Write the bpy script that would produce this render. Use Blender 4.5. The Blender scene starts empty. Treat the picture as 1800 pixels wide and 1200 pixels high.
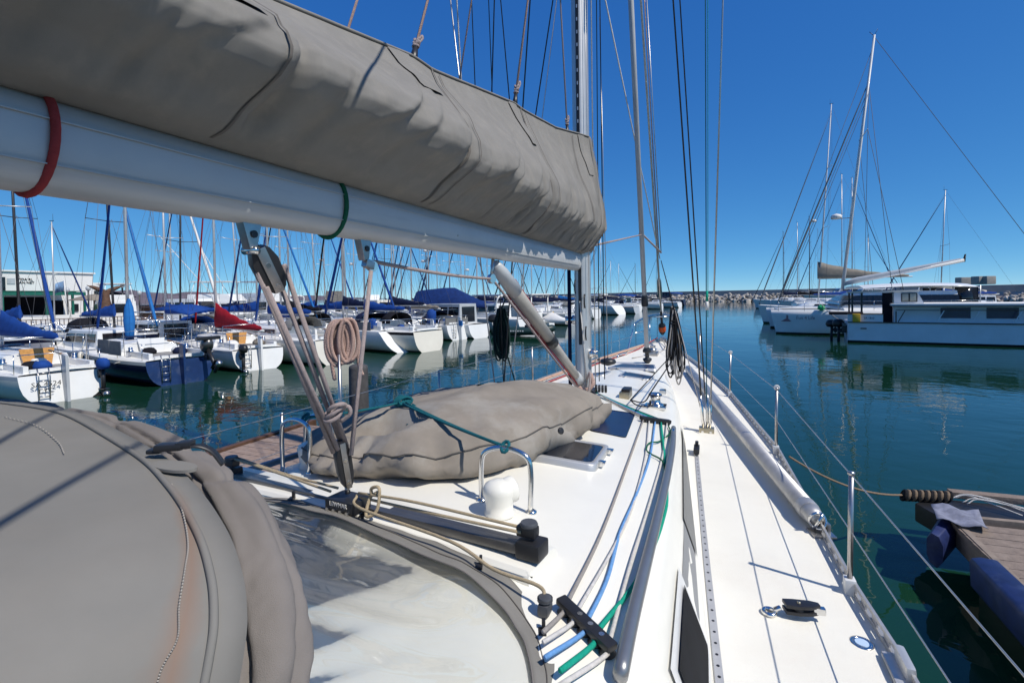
import bpy, bmesh, math, random
from mathutils import Vector, Matrix
import numpy as np
random.seed(7); R = math.radians
C = bpy.context.scene.collection
# ------------------------------------------------------------------ camera
FPX, PITCH, YAW, ROLL, SH = 870.0, R(1.0), R(22.5), 0.014, 64.0
CAM = np.array([1.3, 0.0, 2.81])
_f = np.array([-math.sin(YAW)*math.cos(PITCH), math.cos(YAW)*math.cos(PITCH), -math.sin(PITCH)])
_r0 = np.cross(_f, [0, 0, 1]); _r0 /= np.linalg.norm(_r0); _u0 = np.cross(_r0, _f)
_r = _r0*math.cos(ROLL) - _u0*math.sin(ROLL); _u = _u0*math.cos(ROLL) + _r0*math.sin(ROLL)
cd = bpy.data.cameras.new('camera'); cam = bpy.data.objects.new('camera', cd); C.objects.link(cam)
cam.matrix_world = Matrix(((_r[0], _u[0], -_f[0], CAM[0]), (_r[1], _u[1], -_f[1], CAM[1]), (_r[2], _u[2], -_f[2], CAM[2]), (0, 0, 0, 1)))
cd.sensor_width = 36; cd.lens = FPX/1800*36; cd.shift_y = -SH/1800; cd.clip_start = 0.02; cd.clip_end = 20000
bpy.context.scene.camera = cam
# measuring helpers: where the sight line through a photo pixel meets a plane of the place
def ray(px, py): return _f*FPX + _r*(px-900) + _u*(600-SH-py)
def hit(px, py, ax, v):
    d = ray(px, py); return Vector(CAM + d*((v-CAM[ax])/d[ax]))
def onx(px, py, v): return hit(px, py, 0, v)
def ony(px, py, v): return hit(px, py, 1, v)
def onz(px, py, v): return hit(px, py, 2, v)
# ------------------------------------------------------------------ sky and sun
SUN_EL, SUN_AZ = R(52.5), R(102.0)          # azimuth clockwise from the bow (+y)
w = bpy.data.worlds.new("World"); bpy.context.scene.world = w; w.use_nodes = True
nt = w.node_tree; bg = nt.nodes['Background']
sky = nt.nodes.new('ShaderNodeTexSky'); sky.sky_type = 'NISHITA'; sky.sun_disc = False
sky.sun_elevation = SUN_EL; sky.sun_rotation = SUN_AZ; sky.altitude = 8000; sky.air_density = 1.0; sky.dust_density = 0.0; sky.ozone_density = 6.0
# grade the clear sky toward the deep polarised blue of the photograph (per-channel gain and gamma)
sp_ = nt.nodes.new('ShaderNodeSeparateColor'); cb_ = nt.nodes.new('ShaderNodeCombineColor'); nt.links.new(sky.outputs[0], sp_.inputs[0])
for i, (a, g) in enumerate(((1.16, 1.13), (1.0, .735), (.91, .375))):
    m1 = nt.nodes.new('ShaderNodeMath'); m1.operation = 'MULTIPLY'; m1.inputs[1].default_value = .1; nt.links.new(sp_.outputs[i], m1.inputs[0])
    m2 = nt.nodes.new('ShaderNodeMath'); m2.operation = 'POWER'; m2.inputs[1].default_value = g; nt.links.new(m1.outputs[0], m2.inputs[0])
    m3 = nt.nodes.new('ShaderNodeMath'); m3.operation = 'MULTIPLY'; m3.inputs[1].default_value = a*10; nt.links.new(m2.outputs[0], m3.inputs[0]); nt.links.new(m3.outputs[0], cb_.inputs[i])
nt.links.new(cb_.outputs[0], bg.inputs[0]); bg.inputs[1].default_value = 0.1
sl = bpy.data.lights.new('sun', 'SUN'); sl.energy = 4.4; sl.angle = R(0.53); sl.color = (1.0, 0.95, 0.87)
so = bpy.data.objects.new('sun', sl); C.objects.link(so)
sd = Vector((math.sin(SUN_AZ)*math.cos(SUN_EL), math.cos(SUN_AZ)*math.cos(SUN_EL), math.sin(SUN_EL)))
so.rotation_euler = sd.to_track_quat('Z', 'Y').to_euler(); so.location = (30, -10, 60)
vs = bpy.context.scene.view_settings; vs.view_transform = 'Standard'; vs.look = 'None'; vs.exposure = 0.0; vs.gamma = 1
# ------------------------------------------------------------------ materials
MATS = {}
def mat(name, col, rough=0.5, metal=0.0, var=0.12, scale=6.0, bump=0.0, bscale=60.0, spec=0.5, coat=0.0, kind='noise', stain=None, stain_amt=0.3, coords='obj', stretch=None):
    if name in MATS: return MATS[name]
    m = bpy.data.materials.new(name); m.use_nodes = True; n = m.node_tree.nodes; l = m.node_tree.links
    b = n['Principled BSDF']; b.inputs['Roughness'].default_value = rough; b.inputs['Metallic'].default_value = metal
    b.inputs['Specular IOR Level'].default_value = spec; b.inputs['Coat Weight'].default_value = coat
    geo = n.new('ShaderNodeNewGeometry'); pos = geo.outputs['Position']
    if coords == 'uv':
        tc = n.new('ShaderNodeTexCoord'); pos2 = tc.outputs['UV']
    else: pos2 = pos
    nz = n.new('ShaderNodeTexNoise'); nz.inputs['Scale'].default_value = scale; nz.inputs['Detail'].default_value = 6; nz.inputs['Roughness'].default_value = 0.6
    l.new(pos, nz.inputs['Vector'])
    cr = n.new('ShaderNodeMapRange'); cr.inputs[1].default_value = 0.3; cr.inputs[2].default_value = 0.7; cr.inputs[3].default_value = 1-var; cr.inputs[4].default_value = 1+var
    l.new(nz.outputs['Fac'], cr.inputs[0])
    mx = n.new('ShaderNodeMix'); mx.data_type = 'RGBA'; mx.blend_type = 'MULTIPLY'; mx.inputs['Factor'].default_value = 1
    mx.inputs[6].default_value = (*col, 1); l.new(cr.outputs[0], mx.inputs[7])
    out = mx.outputs[2]
    if stain:
        n2 = n.new('ShaderNodeTexNoise'); n2.inputs['Scale'].default_value = scale*0.45; n2.inputs['Detail'].default_value = 8; n2.inputs['Roughness'].default_value = 0.7
        if stretch:
            vm = n.new('ShaderNodeVectorMath'); vm.operation = 'MULTIPLY'; vm.inputs[1].default_value = stretch; l.new(pos, vm.inputs[0]); l.new(vm.outputs[0], n2.inputs['Vector'])
        else: l.new(pos, n2.inputs['Vector'])
        r2 = n.new('ShaderNodeMapRange'); r2.inputs[1].default_value = 0.5; r2.inputs[2].default_value = 0.75; r2.inputs[4].default_value = stain_amt
        l.new(n2.outputs['Fac'], r2.inputs[0])
        m2 = n.new('ShaderNodeMix'); m2.data_type = 'RGBA'; l.new(r2.outputs[0], m2.inputs['Factor']); l.new(out, m2.inputs[6]); m2.inputs[7].default_value = (*stain, 1)
        out = m2.outputs[2]
    l.new(out, b.inputs['Base Color'])
    if bump:
        bn = n.new('ShaderNodeBump'); bn.inputs['Strength'].default_value = bump; bn.inputs['Distance'].default_value = 0.01
        if kind == 'noise':
            t = n.new('ShaderNodeTexNoise'); t.inputs['Scale'].default_value = bscale; t.inputs['Detail'].default_value = 4; h = t.outputs['Fac']
        elif kind == 'wave':
            t = n.new('ShaderNodeTexWave'); t.inputs['Scale'].default_value = bscale; t.bands_direction = 'DIAGONAL'; h = t.outputs['Fac']
        elif kind == 'voronoi':
            t = n.new('ShaderNodeTexVoronoi'); t.inputs['Scale'].default_value = bscale; h = t.outputs['Distance']
        l.new(pos2, t.inputs['Vector']); l.new(h, bn.inputs['Height']); l.new(bn.outputs[0], b.inputs['Normal'])
    MATS[name] = m; return m
WHITE = mat('white_gelcoat', (.80, .775, .69), .32, var=.03, scale=3, stain=(.62, .58, .5), stain_amt=.12)
DECK = mat('nonskid_deck', (.80, .770, .675), .6, var=.03, scale=2.5, bump=.3, bscale=300, stain=(.66, .59, .49), stain_amt=.35)
HULLW = mat('white_hull_paint', (.78, .78, .76), .25, var=.04, scale=1.2, stain=(.55, .53, .45), stain_amt=.18)
CREAM = mat('cream_paint', (.74, .70, .60), .35, var=.05, scale=1.5, stain=(.5, .45, .35), stain_amt=.2)
BOATDECK = mat('boat_deck_paint', (.74, .73, .69), .5, var=.06, scale=2, stain=(.5, .47, .4), stain_amt=.25)
NAVYHULL = mat('navy_hull_paint', (.012, .018, .06), .22, var=.2, scale=1.5)
BLUEHULL = mat('blue_hull_paint', (.010, .030, .105), .3, var=.2, scale=3, stain=(.25, .3, .4), stain_amt=.3)
GREYHULL = mat('grey_hull_paint', (.45, .47, .48), .35, var=.08, scale=2)
REDHULL = mat('red_antifouling', (.35, .02, .025), .5, var=.15)
GREENW = mat('weedy_waterline', (.03, .05, .03), .7, var=.4, scale=8)
ALU = mat('anodised_aluminium', (.60, .595, .58), .42, .55, var=.06, scale=8, stain=(.4, .4, .4), stain_amt=.3)
PAINTALU = mat('painted_aluminium', (.66, .66, .645), .38, 0.0, var=.05, scale=3, stain=(.42, .4, .36), stain_amt=.3, coat=.1)
POLEALU = mat('scuffed_aluminium', (.5, .49, .475), .45, .6, var=.12, scale=9, stain=(.25, .24, .22), stain_amt=.5)
STEEL = mat('stainless_steel', (.72, .71, .69), .16, 1.0, var=.06, scale=12)
DULLSTEEL = mat('dull_steel', (.5, .48, .46), .35, 1.0, var=.12, scale=14, stain=(.3, .16, .08), stain_amt=.35)
WIRE = mat('wire_rope', (.48, .47, .45), .35, .8, var=.1); FARWIRE = mat('weathered_wire', (.13, .13, .14), .7, 0, var=.1, spec=.2)
GOLDST = mat('bronze_steel', (.42, .37, .27), .38, .9, var=.12, scale=20)
BLACK = mat('black_plastic', (.018, .018, .02), .42, var=.2, scale=20)
RUBBER = mat('dark_rubber', (.03, .03, .032), .7, var=.2)
TRACKG = mat('track_grey', (.16, .155, .15), .35, .7, var=.1, scale=10)
GREYBAND = mat('grey_stripe_paint', (.21, .215, .22), .45, var=.06, scale=4)
SMOKE = mat('smoked_acrylic', (.012, .014, .022), .08, var=.2, scale=4, spec=.6); DARKG = mat('dark_portlight', (.010, .011, .014), .55, var=.3, scale=9, spec=.03); RAILM = mat('dull_grey_rail', (.30, .30, .30), .36, .7, var=.08, scale=6); BOOMM = mat('boom_anodising', (.52, .525, .52), .42, .15, var=.05, scale=2.5, stain=(.30, .28, .25), stain_amt=.5, stretch=(9, .8, 9)); BROWNR = mat('brown_mooring_line', (.17, .12, .075), .9, var=.3, scale=40); DKGREY = mat('dark_grey_plastic', (.075, .078, .085), .45, var=.15, scale=20)
SMOKEB = mat('blue_acrylic', (.012, .022, .065), .3, var=.25, scale=3, spec=.18)
GREYACR = mat('grey_acrylic', (.10, .105, .105), .35, var=.15, scale=7, spec=.4)
CANVAS = mat('taupe_canvas', (.232, .220, .200), .85, var=.09, scale=5, bump=.35, bscale=900, spec=.15, stain=(.33, .30, .255), stain_amt=.45, stretch=(5, 5, .7))
HOODC = mat('hood_canvas', (.215, .205, .185), .85, var=.07, scale=7, bump=.25, bscale=2600, spec=.12, stain=(.245, .215, .18), stain_amt=.3)
FLAPC = mat('flap_canvas', (.205, .185, .17), .85, var=.08, scale=7, bump=.3, bscale=900, spec=.15, stain=(.14, .125, .115), stain_amt=.3)
BAGC = mat('bag_canvas', (.255, .225, .19), .88, var=.14, scale=4, bump=.3, bscale=500, spec=.12, stain=(.40, .39, .36), stain_amt=.75)
SEAM = mat('seam_tape', (.12, .108, .095), .9, var=.1)
STITCH = mat('pale_stitching', (.36, .325, .28), .8, var=.1)
BLUEC = mat('royal_blue_canvas', (.010, .052, .235), .8, var=.18, scale=5, spec=.2)
SKYBC = mat('sky_blue_canvas', (.02, .15, .42), .8, var=.15, scale=5, spec=.2)
NAVYC = mat('navy_canvas', (.008, .014, .045), .85, var=.25, scale=5, spec=.2)
DARKBC = mat('deep_blue_canvas', (.006, .026, .12), .85, var=.25, scale=5, spec=.2)
BLACKC = mat('black_canvas', (.012, .012, .016), .9, var=.25, scale=5, spec=.15)
REDC = mat('red_canvas', (.30, .008, .016), .8, var=.16, scale=5, spec=.2)
GREYC = mat('grey_canvas', (.17, .17, .165), .85, var=.15, scale=5)
WHITEC = mat('white_sailcloth', (.72, .71, .68), .7, var=.06, scale=4)
TANC = mat('tan_canvas', (.235, .205, .165), .85, var=.15, scale=4)
GREENP = mat('green_paint', (.01, .13, .09), .5, var=.15)
WOOD = mat('varnished_wood', (.55, .27, .07), .4, var=.2, scale=14, coat=.2)
DARKWOOD = mat('dark_wood', (.10, .05, .028), .6, var=.3, scale=10)
BRONZE = mat('rusty_bronze', (.11, .055, .03), .7, var=.35, scale=5, bump=.6, bscale=9)
ORANGE = mat('orange_plastic', (.62, .09, .015), .45, var=.1)
YELLOW = mat('yellow_plastic', (.6, .36, .02), .5, var=.1)
LIFERED = mat('lifebuoy_orange', (.62, .08, .03), .5, var=.1)
BLUEV = mat('blue_vinyl', (.010, .020, .085), .5, var=.35, scale=9, stain=(.08, .10, .16), stain_amt=.6)
GLASS = mat('dark_window', (.012, .014, .018), .08, var=.3, spec=.6)
BLIND = mat('window_blind', (.02, .02, .055), .25, var=.2, scale=10)
CONC = mat('concrete', (.32, .30, .27), .85, var=.2, scale=1.2, bump=.3, bscale=6, stain=(.2, .18, .15), stain_amt=.4)
PILEM = mat('weathered_pile', (.06, .057, .056), .8, var=.3, scale=9, bump=.6, bscale=22, stain=(.17, .16, .155), stain_amt=.5)
def rope(name, c, var=.14): return mat(name, c, .85, var=var, scale=60, bump=.5, bscale=34, spec=.15, kind='wave', coords='uv')
ROPEP = rope('mauve_rope', (.42, .345, .33)); ROPET = rope('tan_rope', (.50, .40, .26)); ROPEB = rope('black_rope', (.02, .02, .022))
ROPEG = rope('green_rope', (.015, .40, .27)); ROPETEAL = rope('teal_rope', (.015, .14, .17)); ROPEBL = rope('blue_rope', (.18, .40, .75))
ROPEW = rope('white_rope', (.74, .71, .66)); ROPER = rope('red_rope', (.42, .06, .06)); ROPEDG = rope('dark_green_rope', (.012, .03, .028))
ROPEGY = rope('grey_rope', (.38, .35, .32)); ROPEPK = rope('pink_rope', (.55, .38, .32)); ROPEO = rope('faded_orange_rope', (.62, .40, .30)); VANGM = mat('weathered_vang', (.44, .42, .375), .5, .2, var=.1, scale=8, stain=(.30, .26, .21), stain_amt=.5); ROPEGN = rope('leaf_rope', (.02, .14, .075))
# ------------------------------------------------------------------ mesh helpers
V = Vector
def cat(pts, k=8, closed=False):
    P = [V(p) for p in pts]; n = len(P); out = []
    for i in range(n if closed else n-1):
        a = P[i-1] if (closed or i > 0) else P[0]*2-P[1]; b = P[i]; c = P[(i+1) % n]; d = P[(i+2) % n] if (closed or i+2 < n) else c*2-b
        for j in range(k):
            t = j/k; out.append(0.5*((2*b)+(c-a)*t+(2*a-5*b+4*c-d)*t*t+(3*b-a-3*c+d)*t**3))
    if not closed: out.append(P[-1])
    return out
def sag(a, b, s, n=10):
    a, b = V(a), V(b); return [a.lerp(b, i/n)-V((0, 0, 4*s*(i/n)*(1-i/n))) for i in range(n+1)]
def itp(x, tab):
    if x <= tab[0][0]: return tab[0][1]
    for (a, b), (c, d) in zip(tab, tab[1:]):
        if x <= c:
            t = (x-a)/(c-a); return b+(d-b)*t
    return tab[-1][1]
class MB:
    def __init__(s): s.v = []; s.f = []; s.m = []; s.uv = []; s.sm = []
    def add(s, vs, fs, m=0, smooth=True, uvs=None):
        o = len(s.v); s.v += [tuple(v) for v in vs]
        for i, f in enumerate(fs):
            s.f.append([o+k for k in f]); s.m.append(m); s.sm.append(smooth); s.uv.append(uvs[i] if uvs else [(0, 0)]*len(f))
        return s
    def tube(s, pts, r, n=8, m=0, cap=True, closed=False, ellipse=None):
        P = [V(p) for p in pts]; K = len(P); rs = r if isinstance(r, (list, tuple)) else [r]*K
        T = [((P[(i+1) % K]-P[i-1]) if closed else (P[min(i+1, K-1)]-P[max(i-1, 0)])).normalized() for i in range(K)]
        up = V((0, 0, 1)) if abs(T[0].z) < .9 else V((0, 1, 0)); a = T[0].cross(up).normalized()
        vs = []; L = 0; Ls = []
        for i in range(K):
            a = (a-T[i]*a.dot(T[i])).normalized(); b = T[i].cross(a); L += (P[i]-P[i-1]).length if i else 0; Ls.append(L)
            for j in range(n):
                t = 2*math.pi*j/n; ea, eb = ellipse or (1, 1); vs.append(P[i]+(a*math.cos(t)*ea+b*math.sin(t)*eb)*rs[i])
        fs = []; uv = []
        for i in range(K if closed else K-1):
            for j in range(n):
                i2 = (i+1) % K; fs.append([i*n+j, i*n+(j+1) % n, i2*n+(j+1) % n, i2*n+j])
                rr = max(max(rs), 1e-3); u0, u1 = Ls[i]/rr*.12, (Ls[i2] if i2 else Ls[i]+.01)/rr*.12; w0, w1 = j/n*.75, (j+1)/n*.75
                uv.append([(u0, w0), (u0, w1), (u1, w1), (u1, w0)])
        if cap and not closed:
            fs.append(list(range(n))[::-1]); uv.append([(0, 0)]*n); fs.append([(K-1)*n+j for j in range(n)]); uv.append([(0, 0)]*n)
        return s.add(vs, fs, m, True, uv)
    def box(s, c, sz, rz=0, m=0, rot=None):
        x, y, z = [q/2 for q in sz]; M = rot or Matrix.Rotation(rz, 3, 'Z'); c = V(c)
        vs = [c+M @ V((a*x, b*y, d*z)) for a in (-1, 1) for b in (-1, 1) for d in (-1, 1)]
        return s.add(vs, [[0, 1, 3, 2], [4, 6, 7, 5], [0, 4, 5, 1], [2, 3, 7, 6], [0, 2, 6, 4], [1, 5, 7, 3]], m, False)
    def bar(s, a, b, w, h, m=0):
        a, b = V(a), V(b); d = b-a; q = d.to_track_quat('X', 'Z').to_matrix(); return s.box((a+b)/2, (d.length, w, h), rot=q, m=m)
    def loft(s, rings, m=0, closed=True, cap=True, smooth=True, mats=None):
        n = len(rings[0]); vs = [p for r in rings for p in r]; fs = []; ms = []
        for i in range(len(rings)-1):
            for j in range(n if closed else n-1):
                fs.append([i*n+j, i*n+(j+1) % n, (i+1)*n+(j+1) % n, (i+1)*n+j]); ms.append(mats[j] if mats else m)
        o = len(s.f); s.add(vs, fs, m, smooth)
        if mats:
            for k, q in enumerate(ms): s.m[o+k] = q
        if cap:
            s.add(rings[0], [list(range(n))[::-1]], m, False); s.add(rings[-1], [list(range(n))], m, False)
        return s
    def grid(s, rows, m=0, smooth=True): return s.loft(rows, m, closed=False, cap=False, smooth=smooth)
    def lathe(s, prof, o=(0, 0, 0), n=16, m=0, axis=None, smooth=True):
        o = V(o); q = V(axis).to_track_quat('Z', 'Y').to_matrix() if axis else Matrix.Identity(3)
        rings = [[o+q @ V((max(r, 1e-4)*math.cos(2*math.pi*j/n), max(r, 1e-4)*math.sin(2*math.pi*j/n), z)) for j in range(n)] for r, z in prof]
        return s.loft(rings, m, True, True, smooth)
    def prism(s, poly, a, b, m=0, M=None, o=(0, 0, 0)):
        M = M or Matrix.Identity(3); o = V(o); n = len(poly)
        vs = [o+M @ V((p[0], p[1], a)) for p in poly]+[o+M @ V((p[0], p[1], b)) for p in poly]
        fs = [list(range(n))[::-1], list(range(n, 2*n))]+[[i, (i+1) % n, n+(i+1) % n, n+i] for i in range(n)]
        return s.add(vs, fs, m, False)
    def build(s, name, mats, parent=None, bevel=0, thick=0, local=False, angle=40, loc=None):
        me = bpy.data.meshes.new(name); mats = mats if isinstance(mats, (list, tuple)) else [mats]
        org = V((0, 0, 0))
        if parent is not None and not local: org = V(parent.get('_o', (0, 0, 0)))
        if parent is None and not local:
            xs = list(zip(*s.v)); org = V(((min(xs[0])+max(xs[0]))/2, (min(xs[1])+max(xs[1]))/2, min(xs[2]))) if loc is None else V(loc)
        me.from_pydata([tuple(V(v)-org) for v in s.v], [], s.f)
        for q in mats: me.materials.append(q)
        me.polygons.foreach_set('material_index', s.m); me.polygons.foreach_set('use_smooth', s.sm)
        ul = me.uv_layers.new(name='UVMap'); ul.data.foreach_set('uv', [c for f in s.uv for p in f for c in p])
        bm = bmesh.new(); bm.from_mesh(me)
        if bevel:
            bmesh.ops.remove_doubles(bm, verts=bm.verts, dist=1e-5)
            es = [e for e in bm.edges if len(e.link_faces) == 2 and e.calc_face_angle(0) > R(30)]
            bmesh.ops.bevel(bm, geom=es, offset=bevel, segments=2, affect='EDGES', profile=.7)
            for f in bm.faces: f.smooth = True
        if not thick: bmesh.ops.recalc_face_normals(bm, faces=bm.faces)
        bm.to_mesh(me); bm.free()
        if bevel: me.set_sharp_from_angle(angle=R(angle))
        o = bpy.data.objects.new(name, me); C.objects.link(o)
        if thick:
            md = o.modifiers.new('thickness', 'SOLIDIFY'); md.thickness = thick; md.offset = 0
        if parent is not None: o.parent = parent; o['_o'] = parent.get('_o', (0, 0, 0))
        else: o.location = org; o['_o'] = tuple(org)
        return o
def tag(o, label=None, cat=None, group=None, kind=None):
    if label: o['label'] = label
    if cat: o['category'] = cat
    if group: o['group'] = group
    if kind: o['kind'] = kind
    return o
def thing(name, label, cat, loc=(0, 0, 0), rz=0, group=None):
    o = bpy.data.objects.new(name, None); C.objects.link(o); o.location = loc; o.rotation_euler = (0, 0, rz); o.empty_display_size = .2
    o['_o'] = tuple(loc) if rz == 0 else (0, 0, 0); return tag(o, label, cat, group)
def tb(name, pts, r, m, parent=None, n=8, **k): return MB().tube(pts, r, n).build(name, m, parent, **k)
def text_mesh(name, body, size, M, m, parent, depth=.002, local=False):
    cu = bpy.data.curves.new(name, 'FONT'); cu.body = body; cu.size = size; cu.extrude = depth; cu.align_x = 'CENTER'; cu.align_y = 'CENTER'; cu.resolution_u = 2
    t = bpy.data.objects.new('t', cu); C.objects.link(t); me = bpy.data.meshes.new_from_object(t); bpy.data.objects.remove(t); bpy.data.curves.remove(cu)
    org = V(parent.get('_o', (0, 0, 0))) if (parent is not None and not local) else V((0, 0, 0))
    me.transform(Matrix.Translation(-org) @ M); me.materials.clear(); me.materials.append(m)
    o = bpy.data.objects.new(name, me); C.objects.link(o); o.parent = parent; o['_o'] = parent.get('_o', (0, 0, 0)); return o
def basis(o, x, y):
    x = V(x).normalized(); z = x.cross(V(y)).normalized(); y = z.cross(x)
    return Matrix(((x.x, y.x, z.x, o[0]), (x.y, y.y, z.y, o[1]), (x.z, y.z, z.z, o[2]), (0, 0, 0, 1)))
# ================================================================== SETTING
def water():
    m = bpy.data.materials.new('harbour_water'); m.use_nodes = True; n = m.node_tree.nodes; l = m.node_tree.links; b = n['Principled BSDF']
    b.inputs['Base Color'].default_value = (.006, .034, .019, 1); b.inputs['Roughness'].default_value = .02; b.inputs['IOR'].default_value = 1.333
    g = n.new('ShaderNodeNewGeometry')
    mp = n.new('ShaderNodeMapping'); mp.inputs['Scale'].default_value = (1, 1.5, 1); mp.inputs['Rotation'].default_value = (0, 0, .5); l.new(g.outputs['Position'], mp.inputs['Vector'])
    a = n.new('ShaderNodeTexNoise'); a.inputs['Scale'].default_value = 1.5; a.inputs['Detail'].default_value = 3; a.inputs['Roughness'].default_value = .5; a.inputs['Distortion'].default_value = .6; l.new(mp.outputs[0], a.inputs['Vector'])
    c = n.new('ShaderNodeTexNoise'); c.inputs['Scale'].default_value = .35; c.inputs['Detail'].default_value = 2; l.new(mp.outputs[0], c.inputs['Vector'])
    # patches of cat's-paw ripple and of calm
    d = n.new('ShaderNodeTexNoise'); d.inputs['Scale'].default_value = .07; d.inputs['Detail'].default_value = 3; l.new(g.outputs['Position'], d.inputs['Vector'])
    dr = n.new('ShaderNodeMapRange'); dr.inputs[1].default_value = .35; dr.inputs[2].default_value = .65; dr.inputs[3].default_value = .4; dr.inputs[4].default_value = 1.0; l.new(d.outputs['Fac'], dr.inputs[0])
    mu = n.new('ShaderNodeMath'); mu.operation = 'MULTIPLY'; l.new(a.outputs['Fac'], mu.inputs[0]); l.new(dr.outputs[0], mu.inputs[1])
    b1 = n.new('ShaderNodeBump'); b1.inputs['Strength'].default_value = .5; b1.inputs['Distance'].default_value = .021; l.new(mu.outputs[0], b1.inputs['Height'])
    b2 = n.new('ShaderNodeBump'); b2.inputs['Strength'].default_value = .5; b2.inputs['Distance'].default_value = .03; l.new(c.outputs['Fac'], b2.inputs['Height']); l.new(b1.outputs[0], b2.inputs['Normal'])
    l.new(b2.outputs[0], b.inputs['Normal'])
    s = 6000; mb = MB().add([(-s, -s, 0), (s, -s, 0), (s, s, 0), (-s, s, 0)], [[0, 1, 2, 3]], 0, False)
    tag(mb.build('water', m, loc=(0, 0, 0)), kind='structure')
water()
# far hills across the bay
hm = mat('dry_hills', (.13, .105, .12), .95, var=.25, scale=.01, stain=(.13, .12, .10), stain_amt=.5)
rows = []
for k, zf in enumerate((0, .45, 1, .6)):
    row = []
    for i in range(61):
        az = R(-84+48*i/60); d = 2600+k*160; h = 52*itp(i/60, [(0, .75), (.25, .8), (.45, 1.05), (.6, .85), (.8, .5), (.95, .12), (1, .02)])*(1+.12*math.sin(i*.9)+.06*math.sin(i*2.3+k))
        row.append((math.sin(az)*d, math.cos(az)*d, -1+h*zf))
    rows.append(row)
tag(MB().grid(rows).build('hills', hm, loc=(-2000, 900, 0)), kind='structure')
# breakwater: a long mole with a flat wall on top, faced with boulders
BWL = [(-330, 560), (-150, 380), (-40, 235), (0, 193), (25, 168), (48, 142), (64, 118), (76, 92), (95, 60)]
bwp = cat([(x, y, 0) for x, y in BWL], 6)
rows = []
for i, p in enumerate(bwp):
    t = (bwp[min(i+1, len(bwp)-1)]-bwp[max(i-1, 0)]).normalized(); nrm = V((t.y, -t.x, 0));
    if nrm.dot(V((0, 0, 0))-p) < 0: nrm = -nrm
    rows.append([p+nrm*3.5+V((0, 0, -1)), p+nrm*.5+V((0, 0, 2.0)), p+V((0, 0, 2.3)), p-nrm*.2+V((0, 0, 3.75)), p-nrm*3+V((0, 0, 3.8)), p-nrm*9+V((0, 0, -1))])
bwm = mat('breakwater_wall', (.42, .36, .31), .9, var=.18, scale=.25, stain=(.13, .11, .09), stain_amt=.5)
tag(MB().grid(rows, smooth=False).build('breakwater', bwm), 'long low grey breakwater wall behind the rocks across the harbour mouth', 'breakwater')
def rock(mb, c, r, rs):
    bm = bmesh.new(); bmesh.ops.create_icosphere(bm, subdivisions=1, radius=1)
    sc = V((rs.uniform(.8, 1.4), rs.uniform(.8, 1.3), rs.uniform(.6, 1))); q = Matrix.Rotation(rs.uniform(0, 6), 3, V((rs.random(), rs.random(), rs.random()+.1)))
    vs = [c+q @ V((v.co.x*sc.x, v.co.y*sc.y, v.co.z*sc.z))*r*rs.uniform(.75, 1.15) for v in bm.verts]; bm.verts.index_update()
    mb.add(vs, [[v.index for v in f.verts] for f in bm.faces], 0, False); bm.free()
rk = MB(); rs = random.Random(3)
for i in range(len(bwp)-1):
    a, b = bwp[i], bwp[i+1]; L = (b-a).length; t = (b-a)/L; nrm = V((t.y, -t.x, 0)); nrm = nrm if nrm.dot(-a) > 0 else -nrm
    far = a.length > 330
    for k in range(int(L*(1.2 if far else 5.0))):
        u = rs.random(); hgt = rs.uniform(-.4, 2.2); rock(rk, a.lerp(b, u)+nrm*(4.6-hgt*1.7+rs.uniform(-.3, .3))+V((0, 0, hgt)), rs.uniform(.35, .85)*(1.5 if far else 1), rs)
rm = mat('pale_boulders', (.40, .365, .32), .9, var=.45, scale=.6, bump=.5, bscale=4, stain=(.17, .14, .12), stain_amt=.6)
tag(rk.build('boulders', rm), 'pale boulders heaped along the foot of the breakwater', 'rocks', kind='stuff')
# a few concrete blocks on the breakwater's crest
for px, py, d in ((1693, 492, 113), (1722, 491, 108), (1735, 492, 108)):
    dd = ray(px, py); dd = dd/np.hypot(dd[0], dd[1]); p = CAM+dd*d
    tag(MB().box((p[0], p[1], 4.3), (1.6, 1.4, 1.3), rz=rs.random()).build('concrete_block', CONC, bevel=.15), 'pale concrete block lying on the crest of the breakwater behind the right-hand mast', 'block', 'blocks on the breakwater crest')
# quay behind the moored boats on the left
qd = mat('quay_paving', (.30, .27, .235), .85, var=.15, scale=.5, stain=(.2, .18, .15), stain_amt=.4)
q = MB()
qp = [(-42, -30), (-39.5, 12), (-38.5, 31), (-46, 46), (-75, 75), (-260, 160), (-260, -60)]
q.prism(qp, -1.5, .95)
tag(q.build('quay', qd), kind='structure')
# ================================================================== THE YACHT WE STAND ON
HB = [(-3.2, 1.8), (-1, 1.98), (1.0, 2.03), (2.36, 1.99), (2.93, 1.94), (5.17, 1.83), (7.5, 1.49), (9.5, 1.06), (11.3, .58), (12.5, .22), (13.2, .06)]
SHR = [(-3.2, 1.28), (3, 1.29), (5.2, 1.31), (7.5, 1.37), (9.7, 1.46), (13.2, 1.62)]
ZC = [(0, 1.97), (1.5, 1.95), (3, 1.885), (5.1, 1.785), (7.2, 1.68), (8.6, 1.585), (9.5, 1.5)]
CT = [(0, 1.09), (1.5, 1.105), (2.6, 1.07), (4.4, .965), (5.5, .875), (7.2, .66), (9.2, .36), (9.5, .3)]
CB = [(0, 1.33), (2.05, 1.285), (3, 1.205), (4.87, 1.035), (5.6, .975), (7.2, .78), (9.2, .44), (9.5, .36)]
def hb(y): return itp(y, HB)
def shz(y): return itp(y, SHR)
def roofz(x, y): return itp(y, ZC)-.10*(x/itp(y, CT))**2
def onroof(px, py, up=0):
    z = 1.85
    for _ in range(12):
        p = onz(px, py, z); z = roofz(p.x, p.y)+up
    return onz(px, py, z)
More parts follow.
